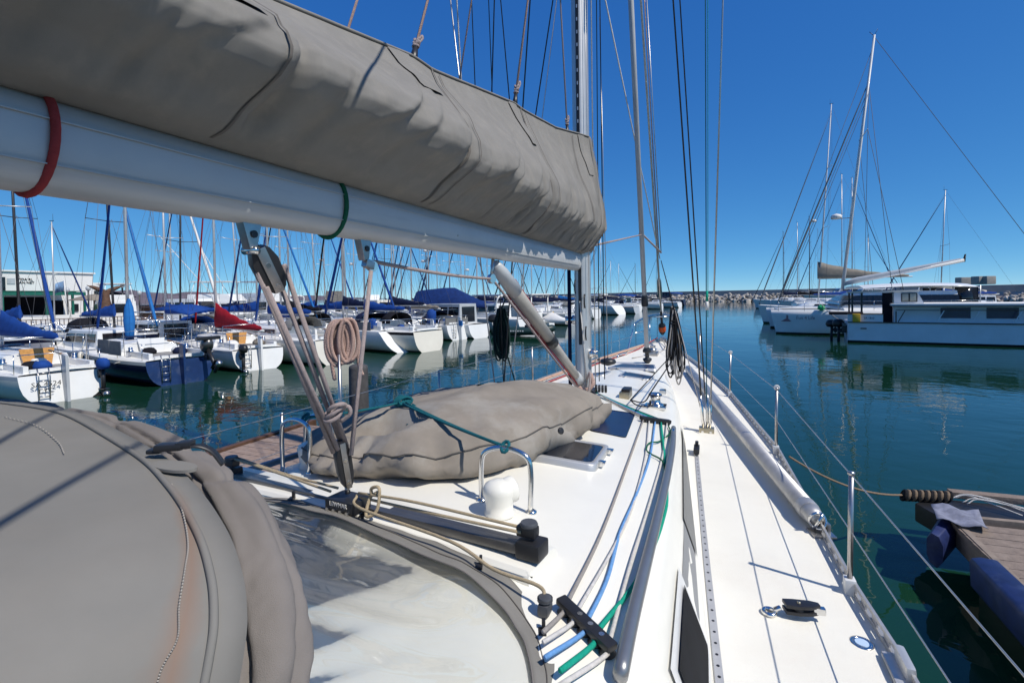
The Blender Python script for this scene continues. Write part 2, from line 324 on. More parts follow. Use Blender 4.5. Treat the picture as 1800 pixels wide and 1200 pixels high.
def ondeck(px, py, up=0):
    z = 1.32
    for _ in range(8):
        p = onz(px, py, z); z = shz(p.y)+up
    return onz(px, py, z)
Y = thing('sailing_yacht', 'big white sailing yacht in the foreground, seen along its deck from the cockpit', 'yacht', (0, 5, 0))
ys = [-3.2+16.4*i/48 for i in range(49)]
hull = MB()
rings = []
for y in ys:
    b, s = hb(y), shz(y); k = max(0.15, 1-max(0, y-6)/9)
    prof = [(b, s), (b*.985, s*.72), (b*(.9*k+.05), .3), (b*.8*k, .02), (b*.45*k, -.35), (0, -.6)]
    rings.append([(x, y, z) for x, z in prof]+[(-x, y, z) for x, z in prof[-2::-1]])
hull.grid(rings); hull.add(rings[0], [list(range(len(rings[0])))], 0, False)
hull.build('hull', HULLW, Y)
dk = MB(); rows = []
for y in ys:
    b, s = hb(y), shz(y); rows.append([(-b, y, s)]+[(b*q, y, s+.035*(1-q*q)) for q in (-.8, -.5, 0, .5, .8)]+[(b, y, s)])
deck = dk.grid(rows).build('deck', DECK, Y)
cr = MB(); rows = []
for i in range(52):
    y = .45+9.05*i/51; t, b = itp(y, CT), itp(y, CB); zs = shz(y)+.005; ze = roofz(t, y); hh = max(0.0, ze-zs); r = min(.05, hh*.4)
    half = [(b, zs), (b-.01, zs+.02), (b-(b-t)*.45, zs+hh*.5), (t+.045, ze-r*2.1), (t+.028, ze-r*1.0), (t-.0, ze-.016), (t-.05, roofz(t-.05, y))]+[(t*q, roofz(t*q, y)) for q in (.8, .6, .4, .2, 0)]
    rows.append([(x, y, z) for x, z in half]+[(-x, y, z) for x, z in half[-2::-1]])
cr.grid(rows); cr.add(rows[-1], [list(range(len(rows[-1])))], 0, False)
roof = cr.build('coachroof', WHITE, Y)
# companionway bulkhead, side seats and cockpit sole below the hood
mb = MB(); mb.box((0, .40, 1.55), (2.3, .08, .75)); mb.build('companionway_bulkhead', WHITE, Y, bevel=.015)
# toe rails: perforated aluminium
for sgn in (1, -1):
    mb = MB(); pts = []; y = -2.6
    yy = [-2.6+15.6*i/120 for i in range(121)]
    top = [V((sgn*(hb(y)-.012), y, shz(y)+.058)) for y in yy]; bot = [V((sgn*(hb(y)-.012), y, shz(y)+.008)) for y in yy]
    for i in range(120):
        mb.bar(top[i], top[i+1], .013, .018); mb.bar(bot[i], bot[i+1], .018, .03)
        m_ = bot[i].lerp(bot[i+1], .5); mb.bar(m_+V((0, -.036, 0)), m_+V((0, .036, 0)), .007, .1) if i % 1 == 0 else None
    mb.build('toe_rail', POLEALU, Y)
# genoa track each side, drilled
for sgn in (1, -1):
    a = V((sgn*1.335, 1.1, 0)); pts = []
    mb = MB()
    P = [V((sgn*x, y, shz(y)+.02)) for x, y in ((1.385, .9), (1.335, 1.6), (1.30, 2.05), (1.235, 3.0), (1.17, 4.0), (1.10, 5.15))]; P = cat(P, 12)
    for p, q_ in zip(P, P[1:]): mb.bar(p, q_, .032, .016)
    tr = mb.build('genoa_track', mat('grey_track', (.42, .42, .42), .5, .2), Y)
    mb = MB(); n = 62
    for i in range(n):
        k = i/n*(len(P)-1); p = P[int(k)].lerp(P[int(k)+1], k-int(k)); mb.lathe([(.0065, 0), (.0065, .0092)], p, 8)
    tag(mb.build('track_holes', BLACK, tr), kind='stuff')
    mb = MB(); p = P[-4]; mb.box(p+V((0, 0, .045)), (.05, .16, .05)); mb.box(p+V((0, .05, .08)), (.03, .06, .05)); mb.build('track_car', BLACK, Y, bevel=.008)
# grey window band along the cabin side, black panel, framed portlight
def side_strip(y0, y1, u0, u1, m, name, out=.004, n=12, parent=Y, skew=0, sgn=1, thick=0):
    rows = []
    for i in range(n+1):
        y = y0+(y1-y0)*i/n; t, b = itp(y, CT), itp(y, CB); zs = shz(y)+.005; ze = roofz(t, y)-.10; row = []
        for u in (u0, (u0+u1)/2, u1):
            yy = y+skew*(u-.5); bb, tt = itp(yy, CB), itp(yy, CT); x = (bb-.012)+(tt+.045-bb+.012)*u; row.append((sgn*(x+out), yy, zs+.02+(ze-zs-.02)*u+out*.4))
        rows.append(row)
    return MB().grid(rows).build(name, m, parent)
for sgn in (1, -1):
    side_strip(.6, 5.0, .30, .80, GREYBAND, 'window_band', .004, sgn=sgn)
    side_strip(2.75, 4.9, .24, .86, GREYACR, 'side_window', .009, sgn=sgn, skew=-.15)
    fr = side_strip(1.52, 2.14, .10, .93, PAINTALU, 'portlight_frame', .009, sgn=sgn, skew=-.08)
    side_strip(1.58, 2.08, .20, .82, DARKG, 'portlight_glass', .016, parent=fr, sgn=sgn, skew=-.08)
# handrail each side of the roof: dark polished tube with end fairings
for sgn in (1, -1):
    P = [onroof(*p) for p in ((1090, 1188, .012), (1094, 1168, .04), (1112, 1085, .045), (1133, 1000, .045), (1153, 920, .045), (1172, 840, .045), (1182, 785, .04), (1184, 752, .012))]; P = [V((sgn*p.x, p.y, p.z)) for p in P]
    hr = MB().tube(cat(P, 6), .0195, 12).build('handrail', RAILM, Y)
    mb = MB()
    for y in (1.9, 2.6, 3.3, 3.9): x = itp(y, [(abs(p.y), abs(p.x)) for p in P]); mb.box((sgn*x, y, roofz(x, y)+.02), (.02, .06, .05))
    mb.build('handrail_foot', STEEL, hr, bevel=.004)
# ------------------------------------------------------------------ traveller
TA, TB = onz(405, 824, 1.975), onz(935, 960, 1.985); TA = V((TA.x, TA.y, 1.96)); td = (TB-TA).normalized(); tn = V((-td.y, td.x, 0)).normalized()
mb = MB()
for s0, s1 in ((-.06, 1.02),):
    a, b = TA+td*(TB-TA).length*s0, TA+td*(TB-TA).length*s1
    poly = [(-.10, 0), (-.085, .165), (-.07, .18), (.10, .18), (.13, .165), (.2, 0)]
    ra = [a+tn*p+V((0, 0, q_-a.z+1.765)) for p, q_ in poly]; rb = [b+tn*p+V((0, 0, q_-b.z+1.765)) for p, q_ in poly]
    mid = [x_.lerp(y_, .5)+V((0, 0, .03)) for x_, y_ in zip(ra, rb)]; mb.loft([ra, mid, rb])
mb.build('traveller_bridge', WHITE, Y, bevel=.02)
mb = MB(); zo = V((0, 0, -.012))
mb.bar(TA+zo, TB+zo, .045, .022); mb.bar(TA+tn*.045+zo*1.2, TB+tn*.045+zo*1.2, .03, .014); mb.bar(TA-tn*.028+zo*.4, TB-tn*.028+zo*.4, .012, .03)
trk = mb.build('traveller_track', TRACKG, Y, bevel=.003)
for e, s in ((TB, 1), (TA, -1)):
    mb = MB(); q_ = Matrix((td, tn, V((0, 0, 1)))).transposed()
    mb.box(e+td*s*.0+V((0, 0, -.004)), (.088, .078, .056), rot=q_); mb.box(e+V((0, 0, .05))-td*s*.015, (.07, .04, .036), rot=q_)
    eb = mb.build('traveller_end_block', BLACK, Y, bevel=.01)
    MB().lathe([(.027, 0), (.031, .007), (.027, .014)], e+V((0, 0, .066))-td*s*.01, 16).build('sheave', DKGREY, eb)
CARP = onz(612, 888, 1.985)
q_ = Matrix((td, tn, V((0, 0, 1)))).transposed()
mb = MB(); mb.box(CARP+V((0, 0, .012)), (.155, .10, .05), rot=q_); car = mb.build('traveller_car', BLACK, Y, bevel=.012)
mb = MB()
for i in range(4): mb.lathe([(.008, 0), (.008, .012)], CARP-tn*.048+td*(-.054+.036*i)+V((0, 0, -.002)), 8, axis=-tn)
mb.build('car_bolt', STEEL, car)
Mx = basis(CARP-tn*.0505+V((0, 0, .02)), td, V((0, 0, 1))); text_mesh('lettering', 'LEWMAR', .024, Mx, ROPEW, car, .0012)
# traveller control lines
ROPES = []
def line3(name, pts, r, m, parent=Y, k=6, n=8): return tb(name, cat(pts, k), r, m, parent, n)
up = V((0, 0, .07))
line3('traveller_line', [TB+up*.8-td*.05, CARP+td*.35+V((0, 0, .075)), CARP+td*.06+V((0, 0, .06))], .0055, ROPET)
line3('traveller_line', [TB+up*.7-td*.03-tn*.02, TB.lerp(CARP, .5)+V((0, 0, .05))-tn*.02, CARP+td*.07+V((0, 0, .045))], .0055, ROPET)
line3('traveller_line', [TA+up+td*.02, TA.lerp(CARP, .4)+V((0, 0, .06)), CARP-td*.1+V((0, 0, .04))], .0055, ROPET)
line3('traveller_line', [TA+up*.9+td*.02+tn*.03, TA.lerp(CARP, .5)+V((0, 0, .05))+tn*.02, CARP-td*.08+V((0, 0, .05))+tn*.02], .0055, ROPET)
dl = onroof(958, 1055, .04)
line3('traveller_line', [CARP+td*.05+V((0, 0, .05)), CARP+td*.12-tn*.05+V((0, 0, .03)), onz(790, 950, 1.995), onz(868, 1000, 1.965), dl+V((-.03, .03, .02)), dl], .0055, ROPET)
# knot dangling on the car
kp = CARP+td*.13+V((0, 0, .06)); mb = MB()
mb.tube(cat([kp+td*.0, kp+V((0, 0, .03)), kp+td*.04+V((0, 0, .035)), kp+td*.045-tn*.02+V((0, 0, -.04)), kp+td*.01-tn*.04+V((0, 0, -.06)), kp-td*.01+V((0, 0, -.01)), kp+td*.03+V((0, 0, .02))], 5), .0065, 8)
mb.build('rope_knot', ROPET, Y)
mb = MB(); mb.box(dl+V((.0, .0, -.02)), (.034, .05, .035)); mb.lathe([(.02, 0), (.022, .008), (.02, .016)], dl+V((0, 0, -.003)), 14); mb.build('turning_block', DKGREY, Y, bevel=.012)
# ------------------------------------------------------------------ roof hatches
def hatch(quad, name, fw, h, gm, latches=True, framem=ALU):
    c = sum(quad, V())/4; mb = MB(); n = (quad[1]-quad[0]).cross(quad[3]-quad[0]).normalized(); n = n if n.z > 0 else -n
    def rr(f, dz):
        out = []
        for i in range(4):
            p0, p, p1 = quad[i-1], quad[i], quad[(i+1) % 4]; P = c+(p-c)*f; A = c+(p0-c)*f; B = c+(p1-c)*f; r = .045
            a = P+(A-P).normalized()*r; b = P+(B-P).normalized()*r
            for t in (0, .33, .67, 1): out.append(a*(1-t)**2+P*2*t*(1-t)+b*t*t+n*dz)
        return out
    mb.loft([rr(1.02, -.02), rr(1.0, h*.9), rr(.985, h), rr(fw, h+.001), rr(fw*.99, h-.004)], cap=False)
    f = mb.build(name, framem, Y); g = MB(); r = rr(fw*1.005, h-.003); g.add(r, [list(range(len(r)))], 0, False); g.build('hatch_glass', gm, f)
    if latches:
        e = quad[2]-quad[3]
        for t in (.22, .8):
            p = quad[3]+e*t+n*h*.6; d = (quad[2]-quad[1]).normalized(); mb = MB(); mb.box(p+d*.012, (.03, .035, .028)); mb.box(p+d*.03+n*.006, (.014, .05, .012)); mb.build('hatch_latch', STEEL, f, bevel=.004)
    return f
def quadroof(pp): return [onroof(*p) for p in pp]
qa = quadroof([(1062, 719), (1117, 727), (1100, 770), (1035, 757)]); hatch(qa, 'flush_hatch', .97, .006, SMOKEB, False, SMOKE)
qb = [V((.30, 3.02, 0)), V((.675, 3.06, 0)), V((.69, 2.60, 0)), V((.30, 2.56, 0))]
for v in qb: v.z = roofz(v.x, v.y)+.004
hatch([qb[3], qb[0], qb[1], qb[2]], 'deck_hatch', .86, .034, SMOKE)
def rect(x0, x1, y0, y1): return [V((x0, y0, roofz(x0, y0))), V((x0, y1, roofz(x0, y1))), V((x1, y1, roofz(x1, y1))), V((x1, y0, roofz(x1, y0)))]
for (x0, x1, y0, y1) in ((.05, .47, 6.75, 7.3), (-.5, -.14, 6.75, 7.3)):
    r_ = rect(x0, x1, y0, y1); hatch([r_[1], r_[2], r_[3], r_[0]], 'deck_hatch', .90, .022, SMOKEB)
r_ = [V((-.34, 7.95, 1.63)), V((-.27, 8.85, 1.575)), V((.3, 8.85, 1.575)), V((.42, 7.95, 1.63))]; hatch([r_[1], r_[2], r_[3], r_[0]], 'fore_hatch', .93, .022, SMOKEB)
# ------------------------------------------------------------------ guards and cowl vents
for cx, cy, wx in ((.46, 1.93, .115), (-.80, 2.0, .10)):
    z0 = roofz(cx, cy); g = MB(); P = [(cx-wx, cy, z0), (cx-wx, cy, z0+.16), (cx-wx*.8, cy, z0+.225), (cx, cy, z0+.25), (cx+wx*.8, cy, z0+.225), (cx+wx, cy, z0+.16), (cx+wx, cy-.01, z0)]
    if cx < 0: P = [(x, y, z+(.04 if z > z0 else 0)) for x, y, z in P]
    gd = g.tube(cat(P, 6), .0115, 10).build('vent_guard', STEEL, Y)
    if cx < 0: MB().tube(cat([(x+.05, y+.12, z) for x, y, z in P], 6), .0115, 10).build('vent_guard', STEEL, Y)
    f = MB()
    for sx in (-wx, wx): f.lathe([(.024, 0), (.024, .006), (.014, .012)], (cx+sx, cy, roofz(cx+sx, cy)), 12)
    f.build('guard_foot', STEEL, gd)
    v = MB(); c0 = onroof(878, 903) if cx > 0 else V((cx-.02, cy+.12, roofz(cx, cy+.1)))
    v.lathe([(.062, 0), (.064, .012), (.056, .02), (.058, .05), (.066, .09), (.068, .105), (.058, .125), (.035, .138), (.01, .142)], c0, 20)
    v.lathe([(.045, 0), (.052, .03), (.053, .055), (.048, .06), (.04, .05)], c0+V((.01, .0, .09)), 18, axis=(.6, .8, .12))
    v.build('cowl_vent', WHITE, Y)
# ------------------------------------------------------------------ line organisers, clutch bank
OA, OB = onroof(985, 1052, .03), onroof(1078, 1140, .03); od = (OB-OA).normalized(); on_ = V((-od.y, od.x, 0))
mb = MB(); mb.bar(OA, OB, .036, .02); org = mb.build('line_organiser', BLACK, Y, bevel=.006)
mb = MB(); wl = (OB-OA).length
for i in range(5): mb.lathe([(.02, 0), (.024, .006), (.016, .014), (.016, .022)], OA+od*wl*(.1+.2*i)+V((0, 0, -.03)), 14)
mb.build('organiser_sheave', BLACK, org)
for i in range(3): MB().lathe([(.008, 0), (.008, .002)], OA+od*wl*(.4+.2*i)+V((0, 0, .0102)), 10).build('organiser_bolt', STEEL, org)
FA, FB = onroof(1126, 734, .03), onroof(1178, 741, .03); mb = MB(); mb.bar(FA, FB, .05, .03)
for i in range(5): mb.lathe([(.022, 0), (.022, .02)], FA.lerp(FB, .1+.2*i)+V((0, 0, -.03)), 12)
mb.build('line_organiser', BLACK, Y, bevel=.006)
# five lines aft along the roof, each its own rope
def rline(name, pp, r, m, lab, cat_='rope', up=.008):
    P = []
    for p in pp:
        q_ = onroof(*p[:2], up=(p[2] if len(p) > 2 else up)); P.append(q_)
    o = MB().tube(cat(P, 6), r, 8).build(name, m); return tag(o, lab, cat_, 'lines led aft along the cabin roof')
def olin(i): return OA+od*wl*(.1+.2*i)
def folin(i): return FA.lerp(FB, .1+.2*i)
def led(i, mid, m, r, tail, lab):
    P = [folin(i)+V((0, -.02, -.012))]+[onroof(*p, up=.01) for p in mid]+[olin(i)+V((0, .03, -.012)), olin(i)-on_*.0+V((-.0, -.03, -.012)), onroof(*tail, up=.03)]
    tag(MB().tube(cat(P, 6), r, 8).build('rope', m), lab, 'rope', 'lines led aft along the cabin roof')
led(0, [(1105, 810), (1060, 930)], ROPEGY, .0065, (955, 1110), 'grey-brown line led aft along the cabin roof, leftmost of the five at the black organiser')
led(1, [(1135, 800), (1115, 880), (1085, 950)], ROPEW, .006, (955, 1128), 'pale grey line that bends beside the blue line on the cabin roof')
led(2, [(1143, 800), (1118, 870), (1090, 935), (1068, 1015)], ROPEBL, .0065, (958, 1155), 'light blue line led aft along the cabin roof')
led(3, [(1172, 850), (1165, 915), (1125, 1010)], ROPEG, .0075, (985, 1178), 'bright green line led aft along the roof beside the chrome handrail')
led(4, [(1165, 800), (1140, 890), (1110, 985)], ROPEW, .0065, (980, 1206), 'white speckled line led aft between the blue and the green lines')
P = [onroof(*p, up=.015) for p in ((1175, 748), (1178, 760), (1160, 775), (1142, 778), (1136, 790), (1145, 798), (1160, 806), (1168, 818), (1172, 850))]
tag(MB().tube(cat(P, 6), .0055, 8).build('rope', ROPEGN), 'slack teal-green line lying in a bight behind the chrome handrail', 'rope')
for i, (m, s) in enumerate(((ROPETEAL, 0), (ROPEG, .2), (ROPEBL, .45), (ROPEGY, .7), (ROPEGY, 1.0))):
    a = V((.14+.02*i, 5.0-.03*i, roofz(.14, 5)+.03)); b = folin(4-i)+V((0, .03, -.012))
    tag(MB().tube(sag(a, b, .01), .0055, 6).build('rope', m), 'one of the thin lines fanning out from the mast foot to the deck organiser', 'rope', 'lines from the mast foot to the organiser')
# winch, jammer, padeye by the mast
def winch(p, s, m=STEEL, parent=Y):
    w_ = MB().lathe([(.075, 0), (.078, .03), (.07, .04), (.05, .045), (.045, .08), (.05, .11), (.06, .118), (.06, .13), (.04, .142), (.02, .145)], p, 20)
    w_ = w_.build('winch', m, parent); MB().lathe([(.052, .112), (.063, .118), (.063, .127), (.05, .131)], p, 20).build('self_tailer', BLACK, w_); return w_
wp = onroof(1152, 716); winch(wp, 1)
MB().box(wp+V((0, 0, .012)), (.2, .17, .03)).build('winch_pad', STEEL, Y, bevel=.01)
jp = onroof(1100, 698); mb = MB(); mb.box(jp+V((0, 0, .035)), (.10, .22, .07)); jm = mb.build('rope_clutch', GOLDST, Y, bevel=.012)
mb = MB(); mb.box(jp+V((.01, 0, .08)), (.085, .17, .035)); mb.build('clutch_handle', BLACK, jm, bevel=.012)
pp = onroof(1165, 692); MB().box(pp+V((0, 0, .02)), (.07, .1, .06)).build('padeye', STEEL, Y, bevel=.01)
# ------------------------------------------------------------------ mast, boom, vang
MX, MY = -.01, 5.12
ms = [(.075*math.cos(t)*(1 if math.cos(t) > 0 else 1), .11*math.sin(t)) for t in [2*math.pi*i/24 for i in range(24)]]
mb = MB(); mb.loft([[(MX+x*1.12, MY+y, z) for x, y in ms] for z in (1.72, 4, 8, 12, 17.5)])
mast = mb.build('mast', ALU, Y)
MB().box((MX, MY-.108, 9.5), (.032, .022, 14.4)).build('luff_track', BLACK, mast)
mb = MB()
for i in range(110): mb.box((MX, MY-.1195, 3.3+.13*i), (.012, .004, .035))
tag(mb.build('track_slots', ALU, mast), kind='stuff')
for z, sx in ((7.3, 1.5), (11.6, 1.1)):
    for s in (1, -1): MB().tube([(MX+s*.06, MY, z), (MX+s*sx, MY-.35, z+.12)], .03, 8, ellipse=(1, .5)).build('spreader', ALU, mast)
MB().lathe([(.16, 0), (.15, .03), (.13, .06)], (MX, MY, roofz(0, 5.1)-.02), 24).build('mast_collar', BLACK, mast)
BA, BB = V((-.05, 4.98, 3.17)), V((-.05, -2.2, 3.135))
bs = [(.068*math.copysign(abs(math.cos(t))**.8, math.cos(t)), .105*math.copysign(abs(math.sin(t))**.8, math.sin(t))) for t in [2*math.pi*i/28 for i in range(28)]]
mb = MB(); mb.loft([[(BA.lerp(BB, k).x+x, BA.lerp(BB, k).y, BA.lerp(BB, k).z+z) for x, z in bs] for k in (0, .25, .5, .75, 1)])
boom = mb.build('boom', BOOMM, Y)
mb = MB(); mb.box((-.05, 5.0, 3.17), (.11, .06, .19)); mb.build('boom_end', BLACK, boom, bevel=.02)
for zz in (.045, -.05): MB().bar((.0185, 4.9, 3.17+zz), (.0185, -2.2, 3.135+zz), .003, .0025).build('boom_groove', GREYHULL, boom)
for yy in (.35, 2.35, 4.4):
    MB().lathe([(.005, 0), (.005, .002), (.002, .003)], (.0185, yy, 3.14), 8, axis=(1, 0, 0)).build('boom_rivet', DULLSTEEL, boom)
for y in (1.12, 1.66):
    mb = MB(); zb = 3.065; mb.prism([(-.045, .02), (.042, .02), (.016, -.09), (-.010, -.10)], -.017, .017, M=Matrix(((0, 0, 1), (1, 0, 0), (0, 1, 0))), o=(-.05, y, zb)); bk = mb.build('boom_bail', DULLSTEEL, boom, bevel=.004)
    MB().lathe([(.012, -.021), (.012, .021)], (-.05, y+.003, zb-.05), 12, axis=(1, 0, 0)).build('bail_pin', BLACK, bk)
va, vb = V((-.05, 2.98, 3.02)), V((-.02, 4.98, 1.93)); vd = (vb-va).normalized()
mb = MB(); mb.tube([va+vd*.25, va+vd*1.25], .052, 14).tube([va+vd*1.2, vb], .042, 14); vang = mb.build('boom_vang', VANGM, Y)
MB().tube([va+vd*1.17, va+vd*1.3], .06, 14).build('vang_collar', BLACK, vang)
MB().tube([va, va+vd*.12, va+vd*.36], [.035, .05, .058], 14).build('vang_fitting', GREYHULL, vang); MB().tube([vb-vd*.16, vb+vd*.02], [.05, .055], 12).build('vang_fitting', GREYHULL, vang)
pn = V((1, 0, 0)); pv = pn.cross(vd)
for s, o_ in ((1, .055), (-1, .055), (-1, .07)):
    MB().tube([va+vd*.3+pv*s*o_*1.1+pn*.02*s, vb-vd*.05+pv*s*o_*.9], .0045, 6).build('vang_line', ROPER, vang)
# mast foot blocks
mb = MB()
for i in range(4): mb.lathe([(.036, -.012), (.04, 0), (.036, .012)], (.15+.033*i, 5.0, roofz(.2, 5)+.07), 14, axis=(1, .15, 0))
mb.build('mast_foot_block', BLACK, mast); mb = MB()
for i in range(3): mb.lathe([(.04, -.012), (.044, 0), (.04, .012)], (-.22+.03*i, 4.92, roofz(.2, 5)+.06), 14, axis=(1, -.3, 0))
mb.build('mast_foot_block', BLACK, mast)
for z, sx in ((2.55, -1), (2.2, 1)): MB().lathe([(.05, 0), (.055, .02), (.04, .03), (.035, .07), (.045, .085), (.04, .1)], (MX+sx*.085, MY-.02, z), 14, axis=(sx, -.3, 0)).build('mast_winch', STEEL, mast)
for z, sx in ((2.75, .05), (2.42, .06), (2.9, -.05)): MB().tube([(MX+sx, MY-.115, z-.07), (MX+sx, MY-.135, z-.03), (MX+sx, MY-.135, z+.03), (MX+sx, MY-.115, z+.07)], .008, 6).build('mast_cleat', BLACK, mast)
MB().tube(cat([(MX+.1, MY-.1, 2.0), (MX+.13, MY-.13, 1.9), (MX+.06, MY-.16, 1.84), (MX-.05, MY-.17, 1.9), (MX-.09, MY-.14, 2.02)], 6), .022, 8).build('mast_foot_coil', ROPEPK, mast)
MB().tube(cat([(.06, 4.98, 1.95), (.1, 4.95, 2.02), (.1, 4.92, 1.88), (.07, 4.93, 1.8)], 6), .012, 8).build('mast_foot_rope', ROPEP, mast)
mb = MB()
for z in (2.25, 2.05): mb.lathe([(.05, 0), (.055, .02), (.04, .03), (.035, .07), (.045, .085), (.04, .1)], (MX-.02, MY-.10, z), 14, axis=(-.3, -1, 0))
# ------------------------------------------------------------------ stanchions and lifelines
SY = [-1.4, .78, 2.93, 5.17, 7.5, 9.6]
tops = {}
for s in (1, -1):
    tops[s] = []
    for i, y in enumerate(SY):
        b = V((s*(hb(y)-.03), y, shz(y))); t = b+V((s*.008, 0, .60)); m = STEEL
        st = MB().tube([b, t], .0125, 10).lathe([(.0125, 0), (.017, .004), (.017, .016), (.006, .02)], t, 10).build('stanchion', DULLSTEEL, Y)
        mb = MB(); mb.box(b+V((0, 0, .035)), (.05, .06, .085)); mb.build('stanchion_socket', PAINTALU, st, bevel=.008); tops[s].append(t)
    bow = V((s*.42, 11.55, shz(11.5)+.62)); tops[s].append(bow)
    for k, h in ((0, .0), (1, .29)):
        MB().tube([t-V((0, 0, h)) for t in tops[s]], .0032, 6).build('lifeline', WIRE, Y)
    for t in tops[s][4:6]:
        if s > 0: MB().tube([t+V((0, .012*math.cos(a), .012*math.sin(a))) for a in (0, 1)], .02, 6) if False else None
# pulpit
for s in (1, -1):
    P = [V((s*.55, 11.1, shz(11.1))), V((s*.47, 11.4, shz(11)+.45)), V((s*.42, 11.55, shz(11.5)+.62)), V((s*.25, 12.6, 2.28)), V((0, 13.05, 2.3))]
    MB().tube(cat(P, 6), .019, 8).build('pulpit', STEEL, Y)
    MB().tube([V((s*.25, 12.6, 2.28)), V((s*.2, 12.35, shz(12.3)))], .0125, 8).build('pulpit_leg', STEEL, Y)
    MB().tube([V((s*.44, 11.48, 1.93)), V((s*.22, 12.5, 1.95))], .011, 8).build('pulpit_rail', STEEL, Y)
MB().tube([(-.28, 12.3, 2.275), (.28, 12.3, 2.275)], .012, 8).build('pulpit_crossbar', STEEL, Y)
# two navigation-light shapes at the pulpit and round pads on the stanchion tops
for i in (4, 3):
    t = tops[1][i]; MB().lathe([(.022, -.005), (.026, 0), (.022, .005)], t+V((0, 0, .02)), 16, axis=(0, 1, 0)).build('stanchion_pad', WHITEC, Y)
# ------------------------------------------------------------------ furlers and standing rigging
fa, fb = onz(1165, 588, 1.86), V((MX, MY+.1, 17.2)); fa = V((.03, 12.95, 1.78))
FD = (fb-fa).normalized()
MB().tube([fa+FD*.35, fb], .022, 8).build('forestay_foil', ALU, Y)
mb = MB(); mb.lathe([(.03, -.28), (.075, -.2), (.08, -.18), (.045, -.16), (.045, -.06), (.085, -.04), (.085, 0), (.03, .06), (.03, .38)], fa+FD*.3, 16, axis=FD); mb.build('furler_drum', BLACK, Y)
MB().lathe([(.088, -.17), (.092, -.12), (.09, -.05), (.088, -.04)], fa+FD*.3, 16, axis=FD).build('furling_line', ORANGE, Y)
MB().lathe([(.03, .9), (.05, 1.0), (.055, 1.1), (.05, 1.4), (.025, 1.5)], fa+FD*.1, 10, axis=FD).build('halyard_swivel', DULLSTEEL, Y)
ia = V((.06, 9.75, 1.5)); ib = V((-.32, 9.7-.30, 11.5)); ib = V((MX, MY+.1, 13.5)); ip = ony(1110, 0, 8.1); idr = (ony(1125, 400, 9.35)-ia).normalized()
ib = ia+(ony(1109, 0, 8.45)-ia)*1.7
ID = (ib-ia).normalized()
st_ = MB().tube([ia+ID*.3, ib], [.042, .05], 10).build('staysail_furl', mat('grey_sail_cover', (.42, .43, .44), .55, var=.12, scale=2), Y)
mb = MB(); mb.lathe([(.04, 0), (.08, .05), (.085, .08), (.04, .1), (.04, .2), (.08, .22), (.08, .26), (.035, .32), (.035, .7)], ia, 16, axis=ID); mb.build('furler_drum', BLACK, Y)
MB().lathe([(.06, 1.12), (.065, 1.15), (.06, 1.3), (.055, 1.32)], ia, 10, axis=ID).build('furl_clamp', BLACK, Y)
tk = ia+ID*2.45
MB().tube([tk+V((-.05, 0, .02)), tk+V((.02, .02, 0)), V(tuple(ony(1162, 444, 9.9)))], .018, 8).build('inhaul_rope', ROPEP, Y)
MB().tube([V((MX+.13, MY, 3.33)), tk], .011, 8).build('staysail_pole_line', ROPEP, Y)
CP = V((1.19, 5.63, 1.31))
def stay(a, b, r, m=WIRE, name='shroud'): return MB().tube([a, b], r, 6).build(name, m, Y)
def aim(a, px, py, yy, k):      # from a fixing on deck up through the photo's sight line, to its fixing aloft
    p = ony(px, py, yy); return V(a)+(p-V(a))*k
stay(CP+V((-.03, 0, .0)), aim(CP, 1187, 0, 5.5, 3.4), .0085, BLACK); stay(CP+V((-.015, .05, .42)), aim(CP, 1194, 0, 5.55, 3.3), .007, BLACK)
stay(CP+V((.03, .0, .0)), aim(CP, 1268, 0, 5.35, 1.95), .008, WIRE)
stay(CP+V((.0, .03, .15)), aim(CP, 1240, 0, 5.4, 1.95), .005, ROPETEAL); stay(CP+V((.02, .03, 1.25)), aim(CP, 1243, 0, 5.4, 1.95), .003, ROPEG, 'flag_halyard')
mb = MB(); p = ony(1243, 545, 5.5); mb.tube([p, p+V((0, 0, .09))], .014, 8); mb.build('snap_hook', WHITEC, Y); tb('flag_halyard_knot', [p+V((0, 0, .09)), p+V((0, 0, .2))], .012, ROPEG, Y)
for dx, dy, h in ((-.03, 0, .95), (.03, 0, 1.0), (.0, .03, .5)):
    mb = MB(); a = CP+V((dx, dy, .0)); d = (aim(CP, 1187 if dx < 0 else 1262, 0, 5.4, 1)-CP).normalized(); mb.tube([a, a+d*.12, a+d*.13, a+d*.32, a+d*.33, a+d*.42], [.012, .012, .017, .017, .010, .008], 8); mb.build('turnbuckle', STEEL, Y)
mb = MB(); mb.box(CP+V((0, .0, .03)), (.15, .09, .10)); mb.box(CP+V((0, 0, -.005)), (.18, .14, .02)); cpb = mb.build('chainplate', GOLDST, Y, bevel=.006)
mb = MB()
for dx in (-.04, .04): mb.lathe([(.013, 0), (.013, .008)], CP+V((dx, -.046, .04)), 10, axis=(0, -1, 0))
mb.build('chainplate_bolt', STEEL, cpb)
CPL = V((-1.19, 5.63, 1.31))
for px, r, m, t_ in ((838, .008, BLACK, 800), (853, .009, BLACK, 880), (866, .006, WIRE, 697)):
    pass
PL = V((-1.2, 5.55, 1.31))
stay(PL, V((-1.5, 4.77, 7.4)), .009, WIRE); stay(PL+V((.04, 0, 0)), V((-.05, 5.1, 11.6)), .009, BLACK); stay(PL+V((.08, .02, 0)), V((-.05, 5.1, 7.3)), .006, WIRE); stay(PL+V((.05, .08, 0)), V((-1.1, 4.9, 11.5)), .006, BLACK)
MB().box(PL+V((.03, 0, .03)), (.15, .09, .1)).build('chainplate', GOLDST, Y, bevel=.006)
